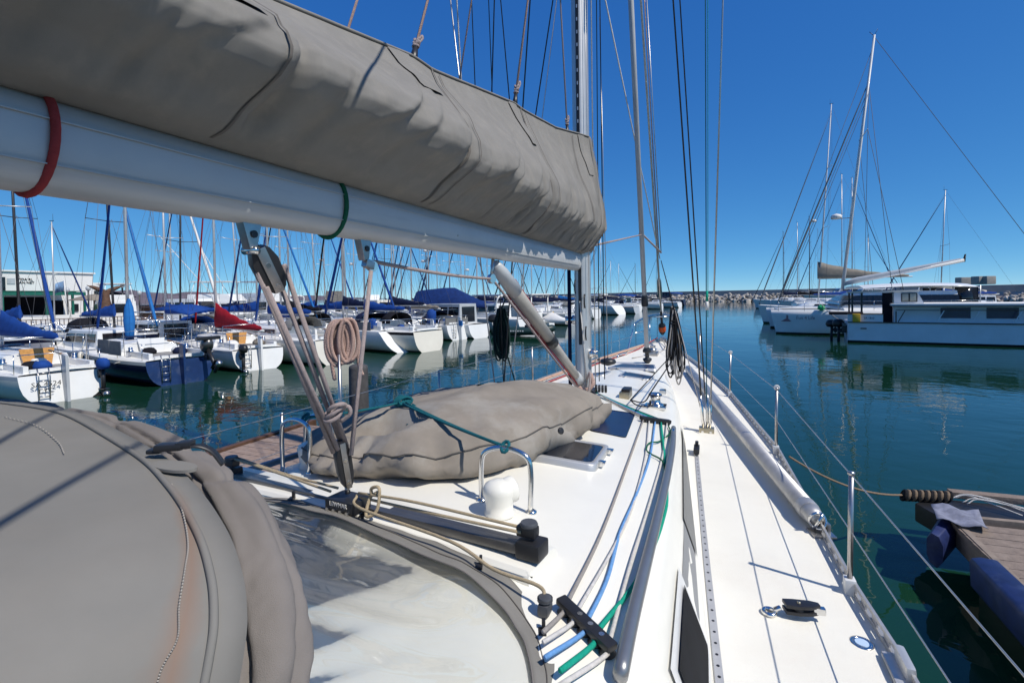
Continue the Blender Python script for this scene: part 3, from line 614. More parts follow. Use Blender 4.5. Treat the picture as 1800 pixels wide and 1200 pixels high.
for dx in (0, .04, .08): MB().tube([PL+V((dx, 0, .05)), PL+V((dx*.9, 0, .45))], .015, 8).build('turnbuckle', BLACK, Y)
# halyards beside the mast, lines seen above the sail cover
for a, b, r, m in (((MX+.13, MY-.02, 1.85), (MX+.11, MY+.05, 17), .006, ROPEW), ((MX+.155, MY+.05, 1.9), (MX+.2, MY+.05, 14), .005, ROPEDG), ((MX+.09, MY-.09, 2.6), (MX+.085, MY-.1, 7), .003, WIRE), ((MX+.18, MY+.2, 1.9), (MX+.16, MY+.2, 14), .0055, ROPEB), ((MX-.13, MY-.06, 1.85), (MX-.13, MY-.06, 3.1), .02, NAVYC), ((MX+.06, MY-.1, 1.9), (MX+.0, MY-.12, 2.75), .006, ROPEW)):
    stay(V(a), V(b), r, m, 'halyard')
stay(onz(1262, 520, 2.7) if False else V(tuple(ony(1160, 455, 11.8))), V(tuple(ony(1064, 0, 7.5))), .011, ROPEW, 'spinnaker_halyard'); 
stay(V(tuple(ony(1133, 0, 10.6))), V(tuple(ony(1158, 442, 12.1))), .013, ROPEPK, 'jib_halyard'); stay(V(tuple(ony(1137, 0, 10.6))), V(tuple(ony(1162, 442, 12.1))), .010, WIRE, 'jib_halyard')
stay(V(tuple(ony(1162, 458, 11.9))), V((.765, 7.02, 2.60)), .009, ROPEB, 'jib_sheet')
stay(V((.74, 7.0, 2.0)), V(tuple(onroof(1108, 703, .06))), .006, ROPEB, 'jib_sheet'); stay(V((.77, 7.02, 2.62)), V(tuple(ondeck(1240, 750, .1))), .0055, ROPEGY, 'jib_sheet')
tb('jib_sheet', cat([V((.76, 7.0, 1.95)), onroof(1150, 680, .25), onroof(1132, 706, .03), onroof(1108, 703, .06)], 6), .006, ROPEB, Y)
tb('jib_sheet', cat([onroof(1108, 703, .05), onroof(1120, 712, .02), onroof(1140, 714, .02), wp+V((-.05, 0, .06))], 6), .006, ROPEB, Y)
# ------------------------------------------------------------------ small deck fittings
p = ondeck(1515, 1130, .002); f_ = MB().lathe([(.045, 0), (.045, .004), (.036, .005), (.034, .003)], p, 24).build('deck_filler', STEEL, Y)
MB().lathe([(.026, 0), (.026, .0055)], p, 20).build('filler_cap', mat('pale_blue_enamel', (.45, .58, .75), .3), f_)
p = V((1.985, 2.36, 1.30)); mb = MB(); mb.box(p+V((-.01, 0, .045)), (.035, .15, .06)); mb.box(p+V((-.03, 0, .012)), (.07, .2, .02)); mb.build('fairlead', ALU, Y, bevel=.015)
# port-side deck gear: low blue fender roll and dock hoop seen under the guards
mb = MB(); mb.tube([(-1.35, 2.3, 1.42), (-1.3, 3.2, 1.42)], .06, 12); mb.build('rolled_cover', NAVYC, Y)
# foredeck: windlass, anchor roller, cleats, ropes along the port rail
mb = MB(); mb.box((.05, 10.7, 1.56), (.22, .3, .10)); mb.lathe([(.07, 0), (.075, .05), (.05, .09), (.06, .14)], (.05, 10.7, 1.6), 14); mb.build('windlass', DULLSTEEL, Y, bevel=.01)
mb = MB(); mb.box((.02, 13.0, 1.66), (.16, .5, .08)); mb.tube([(.02, 12.6, 1.73), (.02, 13.4, 1.7), (.02, 13.5, 1.45)], .03, 8); mb.build('bow_roller', DULLSTEEL, Y, bevel=.01)
for s in (1, -1): MB().tube(cat([(s*.62, 10.3, 1.5), (s*.6, 10.36, 1.56), (s*.5, 10.6, 1.57), (s*.48, 10.66, 1.5)], 5), .016, 8).build('bow_cleat', STEEL, Y)
line3('rail_rope', [V((-(hb(y)-.12), y, shz(y)+.07)) for y in (6.2, 7.2, 8.4, 9.6, 10.8, 11.8)], .022, ROPEO)
line3('rail_rope', [V((-(hb(y)-.2), y, shz(y)+.03)) for y in (6.9, 8.0, 9.2, 10.2, 11.2)]+[V((-.05, 12.5, 1.75))], .012, ROPER)
line3('rail_rope', [V((-.3, 10.2, 1.52)), V((.1, 10.9, 1.54)), V((.2, 11.8, 1.6)), V((.05, 12.6, 1.72))], .012, ROPEGY)
mb = MB(); mb.lathe([(.02, 0), (.11, .03), (.13, .06), (.11, .1), (.02, .12)], (-.29, 7.75, 1.70), 16); mb.build('deck_compass_cover', BLACK, Y)
stay(V((-.29, 7.75, 1.7)), V((-.31, 7.5, 7)), .006, WIRE, 'baby_stay'); stay(V((-.29, 7.7, 1.6)), V((-.26, 7.3, 1.66)), .01, WIRE, 'baby_stay')
from mathutils import noise as NZ
def nz(x, y, z, s): return NZ.noise(V((x*s, y*s, z*s)))
# ================================================================== SAIL COVER ON THE BOOM
ZT = [(-2.2, 3.52), (0, 3.66), (1.2, 3.79), (1.55, 3.865), (2.02, 3.965), (2.2, 3.975), (3.3, 4.20), (3.5, 4.215), (4.8, 4.41), (5.1, 4.45), (5.4, 4.43)]
SHP = [(0, .18), (.05, .34), (.12, .54), (.2, .74), (.28, .90), (.36, .985), (.42, 1.0), (.5, .955), (.6, .80), (.75, .50), (.88, .23), (.96, .10), (1, .035)]
cr_rs = random.Random(5)
CRS = [(cr_rs.uniform(-2, 5.3), cr_rs.uniform(.1, .55), cr_rs.uniform(.013, .026), cr_rs.uniform(.03, .07), cr_rs.uniform(.28, .62)) for _ in range(120)]
CRS += [(1.0, .05, .03, .02, 1.2), (1.95, .25, .03, .02, 1.1), (3.28, .1, .03, .02, 1.2), (4.3, .1, .02, .02, .9), (4.75, .2, .025, .02, .9)]*2
BIG = [(.35, .5, .10, .035), (1.25, .4, .14, .05), (1.72, .5, .12, .055), (2.3, .6, .16, .05), (2.75, .6, .15, .045), (3.8, .7, .18, .04), (4.5, .6, .2, .04), (-.6, .5, .2, .05), (5.0, .4, .12, .03)]
FAC = [(y0, .75+.3*((k*7) % 5)/5, .20+.05*((k*3) % 4)/4, .020+.016*((k*5) % 3)/2) for k, y0 in enumerate((-.5, -.1, .35, .6, 1.2, 1.42, 1.68, 2.12, 2.34, 2.6, 2.85, 3.42, 3.66, 3.95, 4.25))]
def cover(y, t, s, out=0):
    zt = itp(y, ZT); zb = 3.245+.0*y; W = itp(y, [(-2.2, .30), (0, .345), (1.2, .355), (2.2, .34), (3.3, .31), (4.3, .27), (5.0, .235)])
    front = max(0, min(1, (y-4.3)/.7)); sh = itp(t, SHP)+front*.42*t*t
    if y > 5.08: W *= math.sqrt(max(0.02, 1-((y-5.08)/.27)**2))
    d = 0
    for y0, sl, wd, am, ex in CRS:
        e = (y-y0-sl*t*t*.7-.05*t)/wd
        if abs(e) < 3: d -= am*math.exp(-e*e)*max(0, ex-t)*(1.3 if y < 2.4 else 2.2)
    for y0, sl, wd, am in BIG:
        e = (y-y0-sl*(t-.25))/wd
        if abs(e) < 3: d += .38*am*math.exp(-e*e)*math.sin(math.pi*min(1, max(0, t)))**1.2
    if s > 0:
        for y0, sl, wd, am in FAC:
            e = (y-y0-sl*(t-.15))/wd
            if -1 < e < .22: d += am*((1+e) if e < 0 else 1-e/.22)*math.sin(math.pi*max(0, min(1, (t-.06)/.8)))
    d += .015*nz(y*1.4, t*1.2, s*3, 1.6)+.005*nz(y*3, t*2, s, 4)+.0035*nz(y*22, t*1.2, s, 1.0)
    zz_ = t*(zt-zb); sh_ = nz(y*1.5-zz_*1.1, zz_*1.2+y*.25, s*4, 1.35); d += .045*(.28-abs(sh_))*(.4+1.0*min(1, t*2.5)*(1-t)); d += .018*(.25-abs(nz(y*3.4-zz_*2.6, zz_*1.5, s*9, 1.3)))
    d *= min(1, t*6)*min(1, (1-t)*5+.05)
    x = s*(W*sh+d+out)
    H_ = zt-zb; hw = .20+.10*max(0, H_-.5); z = zb+(hw*t/.42 if t < .42 else hw+(H_-hw)*(t-.42)/.58)-.02*math.exp(-((t-.08)/.06)**2)
    return V((-.05+(.05+MX)*front+x, y, z))
tt = [0, .02, .04, .06, .08]+[.1+.0165*i for i in range(40)]+[.77, .8, .84, .88, .92, .95, .975, .99, 1]
mb = MB(); rows = []
ny = 640
for i in range(ny+1):
    y = -2.2+7.55*i/ny; rows.append([cover(y, t, 1) for t in tt]+[cover(y, t, -1) for t in tt[::-1]])
mb.loft(rows, 0, True, True)
SC = thing('sail_cover', 'long taupe canvas sail cover lying zipped along the top of the boom', 'sail cover', (-.05, 2, 3.24))
mb.build('canvas', CANVAS, SC)
def covstrip(ya, w_, t0, t1, m, name, slope=0.0, out=.009, n=60):
    rows = []
    for i in range(n+1):
        t = t0+(t1-t0)*i/n; y = ya+slope*t*t*.7+.05*t; rows.append([cover(y-w_/2, t, 1, out), cover(y, t, 1, out*1.4), cover(y+w_/2, t, 1, out)])
    return MB().grid(rows).build(name, m, SC)
covstrip(.93, .009, .02, .99, SEAM, 'seam', .02); covstrip(1.96, .010, .02, .99, SEAM, 'seam', .25); covstrip(3.30, .010, .02, .99, SEAM, 'seam', .1); covstrip(4.86, .012, .02, .99, SEAM, 'seam', .15); covstrip(4.42, .006, .02, .97, SEAM, 'seam', .2); covstrip(5.03, .006, .02, .97, SEAM, 'seam', .1); covstrip(3.36, .005, .02, .97, SEAM, 'seam', .1); covstrip(2.02, .005, .02, .97, SEAM, 'seam', .25); covstrip(.02, .012, .02, .99, SEAM, 'seam', .1)  # the extra thin dark strips paint in pleat lines and seam shadows
covstrip(1.84, .16, .72, .985, CANVAS, 'patch', 0, .009); covstrip(.82, .15, .56, .985, CANVAS, 'patch', 0, .009); covstrip(3.2, .14, .72, .985, CANVAS, 'patch', 0, .009); covstrip(4.75, .14, .72, .985, CANVAS, 'patch', 0, .009)
mb = MB(); mb.tube([cover(-2.2+7.2*i/120, .993, 1, .006) for i in range(121)], .007, 6); mb.build('zip_flap', CANVAS, SC)
# lazy jacks from the ridge
def jack(px0, py0, y0, px1, m, r, kn=True, k=9, tail=BLACK):
    a = V((-.05, y0, itp(y0, ZT))); b = ony(px1, 0, y0+.3); d = (b-a).normalized()
    j = tb('lazyjack', [a+d*.16, a+d*6], r, m, Y)
    if kn:
        MB().tube([a-V((0, 0, .03)), a+d*.10], [.024, .012], 8).build('webbing_loop', tail, SC)
        mb = MB()
        for q_ in range(3): mb.tube(cat([a+d*(.1+.025*q_)+V((.014*math.cos(u), .014*math.sin(u), .012*math.sin(u*2+q_))) for u in (0, 1.6, 3.1, 4.7)], 4, True), .0075, 6, closed=True)
        mb.tube(cat([a+d*.13, a+d*.2+V((.012, .01, 0)), a+d*.17+V((.02, .012, 0)), a+d*.12+V((.01, 0, 0))], 4), .006, 6); mb.build('lazyjack_knot', ROPEP, j)
jack(725, 100, 2.05, 752, ROPEPK, .0075); jack(903, 178, 3.36, 928, ROPEPK, .0085); jack(985, 225, 4.75, 985, ROPEP, .008)
for px0, py0, px1, y0, m, r in ((607, 55, 628, 1.56, ROPEPK, .006), (812, 150, 803, 2.7, ROPEW, .005), (805, 145, 829, 2.6, ROPEPK, .005), (836, 160, 829, 3.2, BLACK, .004), (864, 165, 869, 4.5, BLACK, .007), (897, 180, 880, 4.6, BLACK, .006), (940, 200, 972, 5.5, BLACK, .008)):
    a = ony(px0, py0+12, y0); b = ony(px1, 0, y0+.15); stay(a-(b-a)*.05, a+(b-a)*6, r, m, 'lazyjack')
# sail ties round the boom
def tie(y, m, lab):
    P = [(-.05+.076*math.cos(t), y+.008*math.sin(t)+.008*math.cos(t), 3.155+.114*math.sin(t)) for t in [R(100)-2*math.pi*i/28 for i in range(29)]]
    return tag(MB().tube(P, .0088, 10).build('rope_tie', m), lab, 'rope')
tie(.59, ROPER, 'red braided rope tie looped round the boom'); tie(1.47, ROPEGN, 'dark green rope tie looped round the boom')
# ================================================================== MAINSHEET
MS = thing('mainsheet_tackle', 'mainsheet tackle of mauve ropes between two big black blocks under the boom', 'rope tackle', (-.05, 1.3, 1.98))
def block(c, d, L, w_, t_, name, parent, face):
    d = V(d).normalized(); fx = V(face).normalized(); side = d.cross(fx).normalized(); fx = side.cross(d).normalized()
    prof = [(-.5, .22), (-.44, .36), (-.2, .5), (.2, .48), (.42, .34), (.5, .2)]
    poly = [(a*L, b*w_) for a, b in prof]+[(a*L, -b*w_) for a, b in prof[::-1]]
    M = Matrix((d, side, fx)).transposed(); b = MB().prism(poly, -t_/2, t_/2, M=M, o=c).build(name, BLACK, parent, bevel=t_*.22)
    mb = MB(); mb.box(V(c)+fx*(t_/2+.002), (L*.98, w_*.36, .006), rot=M); mb.box(V(c)-fx*(t_/2+.002), (L*.98, w_*.36, .006), rot=M); pl = mb.build('side_plate', DULLSTEEL, b, bevel=.002)
    for a in (-.12, .36): MB().lathe([(.008, 0), (.008, .004)], V(c)+d*L*a+fx*(t_/2+.004), 10, axis=fx).build('block_pin', STEEL, b)
    return b
bu = V((-.05, 1.155, 2.86)); ud = V((.0, .17, -.19))
u0 = V(tuple(onx(452, 435, -.05))); u1 = V(tuple(onx(488, 510, -.05))); block((u0+u1)/2, u1-u0, (u1-u0).length*1.02, .085, .05, 'upper_block', MS, (1, -.6, .1))
MB().tube([V((-.05, 1.125, 2.99)), u0], .012, 8).tube([V((-.075, 1.12, 2.965)), V((-.02, 1.125, 2.965))], .013, 8).build('shackle', STEEL, MS)
l1 = CARP+V((0, 0, .05)); l0 = V(tuple(onx(600, 775, -.05))); l0 = V((l0.x, l0.y, l0.z))
lb0 = onx(598, 778, l1.x); lb1 = onx(610, 850, l1.x); block((lb0+lb1)/2, lb1-lb0, (lb1-lb0).length*1.1, .06, .05, 'lower_block', MS, (1, -.6, .1))
MB().tube([lb1, l1], .011, 8).build('shackle', STEEL, MS)
for (ax, ay), (bx, by), o_ in (((453, 478), (586, 795), 0), ((468, 505), (594, 790), .015), ((489, 490), (602, 785), -.01), ((499, 465), (610, 785), .015)):
    tb('mainsheet_fall', [onx(ax, ay, -.05+o_), onx(bx, by, l1.x+o_)], .0088, ROPEP, MS)
mb = MB(); kc = onx(585, 728, -.03)
for i in range(3): mb.tube([kc+V((.03*math.cos(t)+.01*i, .03*math.sin(t), .02*math.sin(t+i)+.012*i)) for t in [2*math.pi*k/12 for k in range(12)]], .0085, 8, closed=True)
mb.tube(cat([kc, kc+V((.05, .02, .03)), kc+V((.055, .03, .0)), kc+V((.02, .02, -.03))], 5), .008, 8); mb.build('rope_knot', ROPEP, MS)
mb = MB(); c = onx(654, 468, -.05); mb.lathe([(.022, -.012), (.024, -.004), (.018, 0), (.024, .004), (.022, .012)], c, 16, axis=(1, -.4, 0)); b_ = mb.build('sheet_block', STEEL, MS)
a = V((-.05, 1.665, 2.96)); mb = MB(); mb.bar(a, c, .03, .035); mb.build('block_strap', DULLSTEEL, b_, bevel=.006)
tb('mainsheet_fall', [c+V((.01, -.02, -.02)), onx(617, 800, -.02)], .0088, ROPEP, MS)
c2 = onx(864, 490, -.05)
tb('mainsheet_fall', sag(c+V((0, .02, .02)), c2, .012), .0088, ROPEP, MS)
mb = MB(); mb.lathe([(.03, -.014), (.033, 0), (.03, .014)], c2, 14, axis=(1, -.3, 0)); b_ = mb.build('sheet_block', STEEL, MS); MB().tube([c2, V((-.05, 2.95, 3.07))], .012, 8).build('block_strap', DULLSTEEL, b_)
tb('mainsheet_fall', [c2+V((0, .03, -.01)), V((-.0, 4.85, 1.86))], .0088, ROPEP, MS)
# ================================================================== SPRAYHOOD
def vinyl():
    m = bpy.data.materials.new('clear_vinyl'); m.use_nodes = True; n = m.node_tree.nodes; l = m.node_tree.links; n.remove(n['Principled BSDF'])
    tr = n.new('ShaderNodeBsdfTransparent'); tr.inputs[0].default_value = (.86, .88, .90, 1); gl = n.new('ShaderNodeBsdfGlossy'); gl.inputs['Roughness'].default_value = .05; df = n.new('ShaderNodeBsdfDiffuse'); df.inputs[0].default_value = (.6, .62, .64, 1)
    g = n.new('ShaderNodeNewGeometry'); nzz = n.new('ShaderNodeTexNoise'); nzz.inputs['Scale'].default_value = 3; nzz.inputs['Detail'].default_value = 4; nzz.inputs['Distortion'].default_value = .6; l.new(g.outputs['Position'], nzz.inputs['Vector'])
    bp = n.new('ShaderNodeBump'); bp.inputs['Strength'].default_value = .07; bp.inputs['Distance'].default_value = .03; l.new(nzz.outputs['Fac'], bp.inputs['Height']); l.new(bp.outputs[0], gl.inputs['Normal'])
    mr = n.new('ShaderNodeMapRange'); mr.inputs[1].default_value = .4; mr.inputs[2].default_value = .75; mr.inputs[3].default_value = .02; mr.inputs[4].default_value = .09; l.new(nzz.outputs['Fac'], mr.inputs[0])
    fr = n.new('ShaderNodeFresnel'); fr.inputs[0].default_value = 1.5; l.new(bp.outputs[0], fr.inputs['Normal'])
    m1 = n.new('ShaderNodeMixShader'); l.new(mr.outputs[0], m1.inputs[0]); l.new(tr.outputs[0], m1.inputs[1]); l.new(df.outputs[0], m1.inputs[2])
    m2 = n.new('ShaderNodeMixShader'); l.new(fr.outputs[0], m2.inputs[0]); l.new(m1.outputs[0], m2.inputs[1]); l.new(gl.outputs[0], m2.inputs[2]); l.new(m2.outputs[0], n['Material Output'].inputs[0]); return m
VIN = vinyl()
SP = thing('sprayhood', 'taupe canvas sprayhood over the companionway with a clear front window', 'sprayhood', (0, .6, 1.9))
EP = [(-260, 770, 2.33), (-130, 722, 2.40), (0, 708, 2.435), (60, 712, 2.445), (150, 731, 2.455), (270, 790, 2.46), (340, 850, 2.455), (395, 930, 2.44), (425, 1010, 2.42), (434, 1085, 2.40), (428, 1150, 2.38), (412, 1240, 2.35), (390, 1340, 2.31), (360, 1450, 2.26)]
E_ = cat([onz(a, b, c+.12) for a, b, c in EP], 8)
rows = []
for s_ in [0, .02, .05, .09, .14, .2, .27, .35, .44, .54, .65, .77, .9, 1]:
    row = []
    for i, e in enumerate(E_):
        q_ = V((e.x*.62-.18, -.75, 2.52)); p = e.lerp(q_, s_); p.z += .045*math.sin(math.pi*min(1, s_*1.25))*(1-.3*s_)+.006*nz(p.x, p.y, 0, 3); row.append(p)
    rows.append(row)
MB().grid(rows).build('canvas', HOODC, SP, thick=.004)
def hoodpt(i, s_, up=.004):
    e = E_[i]; q_ = V((e.x*.62-.18, -.75, 2.52)); p = e.lerp(q_, s_); p.z += .045*math.sin(math.pi*min(1, s_*1.25))*(1-.3*s_)+.006*nz(p.x, p.y, 0, 3)+up; return p
HG = [(i, k/160) for i in range(0, len(E_)) for k in range(0, 161)]
HGP = np.array([tuple(hoodpt(i, s_, 0)) for i, s_ in HG]); _d = HGP-CAM; _q = _d @ _f
HPX = np.stack([900+FPX*(_d @ _r)/_q, 600-SH-FPX*(_d @ _u)/_q], 1)
def hoodpx(px, py, up=.004):
    k = int(np.argmin(((HPX-np.array((px, py)))**2).sum(1))); return hoodpt(*HG[k], up)
ST = cat([hoodpx(*p, up=.005) for p in ((302, 852), (318, 905), (329, 960), (330, 1010), (322, 1070), (308, 1130), (288, 1195), (268, 1260))], 12)
mb = MB()
for i in range(0, len(ST)-1): mb.tube([ST[i], ST[i].lerp(ST[i+1], .6)], .0009, 5)
tag(mb.build('stitching', STITCH, SP), kind='stuff')
# rust bled from the stitching into the canvas beside it
_st = np.array([tuple(p) for p in ST]); _c = np.polyfit(_st[:, 1], _st[:, 0], 3); _hn = HOODC.node_tree.nodes; _hl = HOODC.node_tree.links
_g = _hn.new('ShaderNodeNewGeometry'); _sx = _hn.new('ShaderNodeSeparateXYZ'); _hl.new(_g.outputs['Position'], _sx.inputs[0])
def _m(op, a, b):
    n = _hn.new('ShaderNodeMath'); n.operation = op
    for i, v in enumerate((a, b)):
        if isinstance(v, (int, float)): n.inputs[i].default_value = v
        else: _hl.new(v, n.inputs[i])
    return n.outputs[0]
_y = _sx.outputs[1]; _p = float(_c[0])
for k in _c[1:]: _p = _m('ADD', _m('MULTIPLY', _p, _y), float(k))
_d = _m('ABSOLUTE', _m('SUBTRACT', _m('SUBTRACT', _sx.outputs[0], _p), .006), 0.0)
_nz = _hn.new('ShaderNodeTexNoise'); _nz.inputs['Scale'].default_value = 16; _nz.inputs['Detail'].default_value = 5; _hl.new(_g.outputs['Position'], _nz.inputs['Vector'])
_w = _m('MULTIPLY', _nz.outputs["Fac"], .040); _a = _hn.new('ShaderNodeClamp'); _hl.new(_m('SUBTRACT', 1.0, _m('DIVIDE', _d, _w)), _a.inputs[0])
_yr = _hn.new('ShaderNodeMapRange'); _yr.inputs[1].default_value = float(_st[:, 1].max())+.01; _yr.inputs[2].default_value = float(_st[:, 1].max())-.05; _hl.new(_y, _yr.inputs[0])
_mx = _hn.new('ShaderNodeMix'); _mx.data_type = 'RGBA'; _b = _hn['Principled BSDF']; _old = _b.inputs['Base Color'].links[0].from_socket
_hl.new(_m('MULTIPLY', _m('MULTIPLY', _a.outputs[0], .6), _yr.outputs[0]), _mx.inputs['Factor']); _hl.new(_old, _mx.inputs[6]); _mx.inputs[7].default_value = (.25, .15, .10, 1); _hl.new(_mx.outputs[2], _b.inputs['Base Color'])
ST2 = cat([hoodpx(*p, up=.005) for p in ((5, 735), (60, 752), (100, 775), (117, 798))], 8); mb = MB()
for i in range(0, len(ST2)-1): mb.tube([ST2[i], ST2[i].lerp(ST2[i+1], .6)], .0009, 5)
tag(mb.build('stitching', STITCH, SP), kind='stuff')
ct = [hoodpt(i, .022, .004) for i in range(18, len(E_)-4)]; MB().tube(ct, .0038, 8).build('piping', HOODC, SP)
# rounded tab
tp = hoodpx(305, 835, .006); rr_ = [tp+V((.034*math.cos(t)*1.2, .016*math.sin(t), .0)) for t in [2*math.pi*k/18 for k in range(18)]]; mb = MB(); mb.loft([rr_, [p+V((0, 0, .004)) for p in rr_]]); mb.build('canvas_tab', HOODC, SP)
# the rolled-up window flap, folded canvas along the hood's front edge
FP = [(-200, 740, 2.35, .03), (-60, 712, 2.39, .032), (60, 717, 2.40, .036), (130, 735, 2.41, .042), (200, 752, 2.41, .05), (265, 782, 2.41, .052), (330, 820, 2.40, .054), (385, 872, 2.385, .06), (430, 935, 2.36, .066), (457, 1005, 2.33, .072), (468, 1075, 2.30, .076), (468, 1145, 2.27, .078), (462, 1225, 2.23, .078), (445, 1330, 2.18, .075), (420, 1430, 2.12, .07)]
FC = cat([onz(a, b, c+.10) for a, b, c, d in FP], 12); FR = [.72*itp(i/12, list(enumerate([p[3] for p in FP]))) for i in range(len(FC))]
rows = []
for i, p in enumerate(FC):
    t = (FC[min(i+1, len(FC)-1)]-FC[max(i-1, 0)]).normalized(); a = t.cross(V((0, 0, 1))).normalized(); b = a.cross(t); u = i/12; row = []
    for j in range(64):
        th = 2*math.pi*j/64; rr = FR[i]*.84*(1+.10*math.cos(2*th+.3*u)+.30*nz(u*.45, th*.8, 0, 1.4)+.04*nz(u*1.6, th*2, 3, 2))
        for c0, am, wd in ((1.15+.55*math.sin(.55*u+.2), .50, .11), (.35+.35*math.sin(.8*u+1), .30, .09), (2.3+.3*math.sin(.5*u+2), .20, .2)):
            e = (th-c0+math.pi) % (2*math.pi)-math.pi; rr *= 1-am*min(1, .35+u*.12)*math.exp(-abs(e/wd)**1.5)
        if u < 7.2:
            for u0, am, wd, sk in ((1.5, .30, .09, .35), (2.35, .45, .10, .30), (2.75, .3, .07, -.3), (3.5, .42, .10, .45), (4.4, .40, .11, -.35), (5.3, .40, .10, .5), (6.4, .34, .12, .6)): rr *= 1-am*math.exp(-abs((u-u0-sk*math.sin(th-.4))/wd)**1.5)
        row.append(p+a*math.cos(th)*rr*1.12+b*math.sin(th)*rr*.86)
    rows.append(row)
MB().loft(rows).build('rolled_flap', FLAPC, SP)
# straps and buckle at the corner of the flap
bk = onz(300, 799, 2.585); mb = MB(); mb.box(bk+V((0, 0, .012)), (.038, .02, .010), rz=.5); mb.box(bk+V((.016, .011, .014)), (.02, .022, .010), rz=.5); mb.box(bk+V((-.021, -.008, .006)), (.02, .016, .007), rz=.5); mb.build('buckle', BLACK, SP, bevel=.004)
mb = MB(); P = cat([bk+V((.018, .012, .010)), bk+V((.03, .022, .010)), bk+V((.042, .034, .0)), bk+V((.052, .044, -.022))], 6)
mb.grid([[p+V((-.004, .006, 0)), p+V((.004, -.006, 0))] for p in P]); mb.build('strap', BLACK, SP, thick=.003)
# window
WP = [(150, 870), (260, 868), (370, 872), (470, 876), (560, 888), (640, 910), (720, 941), (800, 975), (868, 1008), (922, 1058), (955, 1112), (972, 1170), (978, 1240), (975, 1330), (965, 1430)]
WB = cat([onz(a, b, itp(a, [(640, 1.955), (800, 1.945), (868, 1.925), (922, 1.895), (960, 1.875)])) for a, b in WP], 6); TP = [(-150, 735), (0, 728), (80, 735), (160, 755), (240, 790), (310, 835), (365, 885), (410, 935), (440, 985), (460, 1035), (470, 1085), (472, 1140), (468, 1200), (460, 1290), (445, 1400)]
WT = cat([onz(a, b, 2.44-.012*i) for i, (a, b) in enumerate(TP)], 6)
def winpt(i, t, out=0):
    p = WB[i].lerp(WT[i], t); p.z = WB[i].z+(WT[i].z-WB[i].z)*max(0, t)**1.9; n = (WB[min(i+1, len(WB)-1)]-WB[max(i-1, 0)]).cross(WT[i]-WB[i]).normalized(); n = n if n.dot(V((0, 1, .6))) > 0 else -n
    return p+n*(.03*math.sin(math.pi*t)*(1+.5*nz(i*.1, t*2, 0, 1.2))+out+.008*nz(i*.25, t*4, 3, 1))
MB().grid([[winpt(i, t) for t in [k/14 for k in range(15)]] for i in range(len(WB))]).build('window', VIN, SP)
MB().grid([[winpt(i, t, .006) for t in (-.02, 0, .04, .08, .12, .15)] for i in range(len(WB))]).build('window_border', HOODC, SP, thick=.004)
MB().tube([winpt(i, .153, .009) for i in range(len(WB))], .0022, 6).build('border_piping', FLAPC, SP)
MB().tube([winpt(i, .07, .010) for i in range(len(WB))], .0018, 6).build('border_seam', SEAM, SP)
for px, py in ((868, 998), (950, 1116), (575, 878), (668, 925)):
    b_ = min(range(len(WB)), key=lambda i: (onz(px, py, 1.88)-WB[i]).length); p = winpt(b_, .03, .012); mb = MB(); mb.box(p, (.022, .034, .01), rz=.4); mb.box(p+V((0, .012, .014)), (.01, .016, .03), rz=.4); mb.build('turn_fastener', BLACK, SP, bevel=.003)
mb = MB(); p = onroof(640, 1055, .0)
# unseen wires, added overhead to cast the thin shadows across the hood
A_, B_ = onz(0, 908, 2.60), onz(235, 782, 2.585)
stay(A_+sd*.9-(B_-A_)*.9, A_+sd*.9+((B_+sd*1.7)-(A_+sd*.9))*2.6, .0065, WIRE, 'shadow_wire')
A2, B2 = onz(0, 770, 2.60), onz(75, 724, 2.60); stay(A2+sd*1.1-(B2-A2)*.9, A2+sd*1.1+((B2+sd*1.6)-(A2+sd*1.1))*3.2, .005, WIRE, 'shadow_wire')
for (pa_, pb_) in (((672, 88, -.03), (602, 232, .25)), ((284, -6, .12), (240, 116, .30))):
    P1, P2 = onx(*pa_), onx(*pb_); a = P2+sd*.95; b = P1+sd*1.3; stay(a-(b-a)*.1, a+(b-a)*5, .006, ROPEP, 'lazyjack')  # unseen lines, added to starboard to throw thin shadows on the sail cover
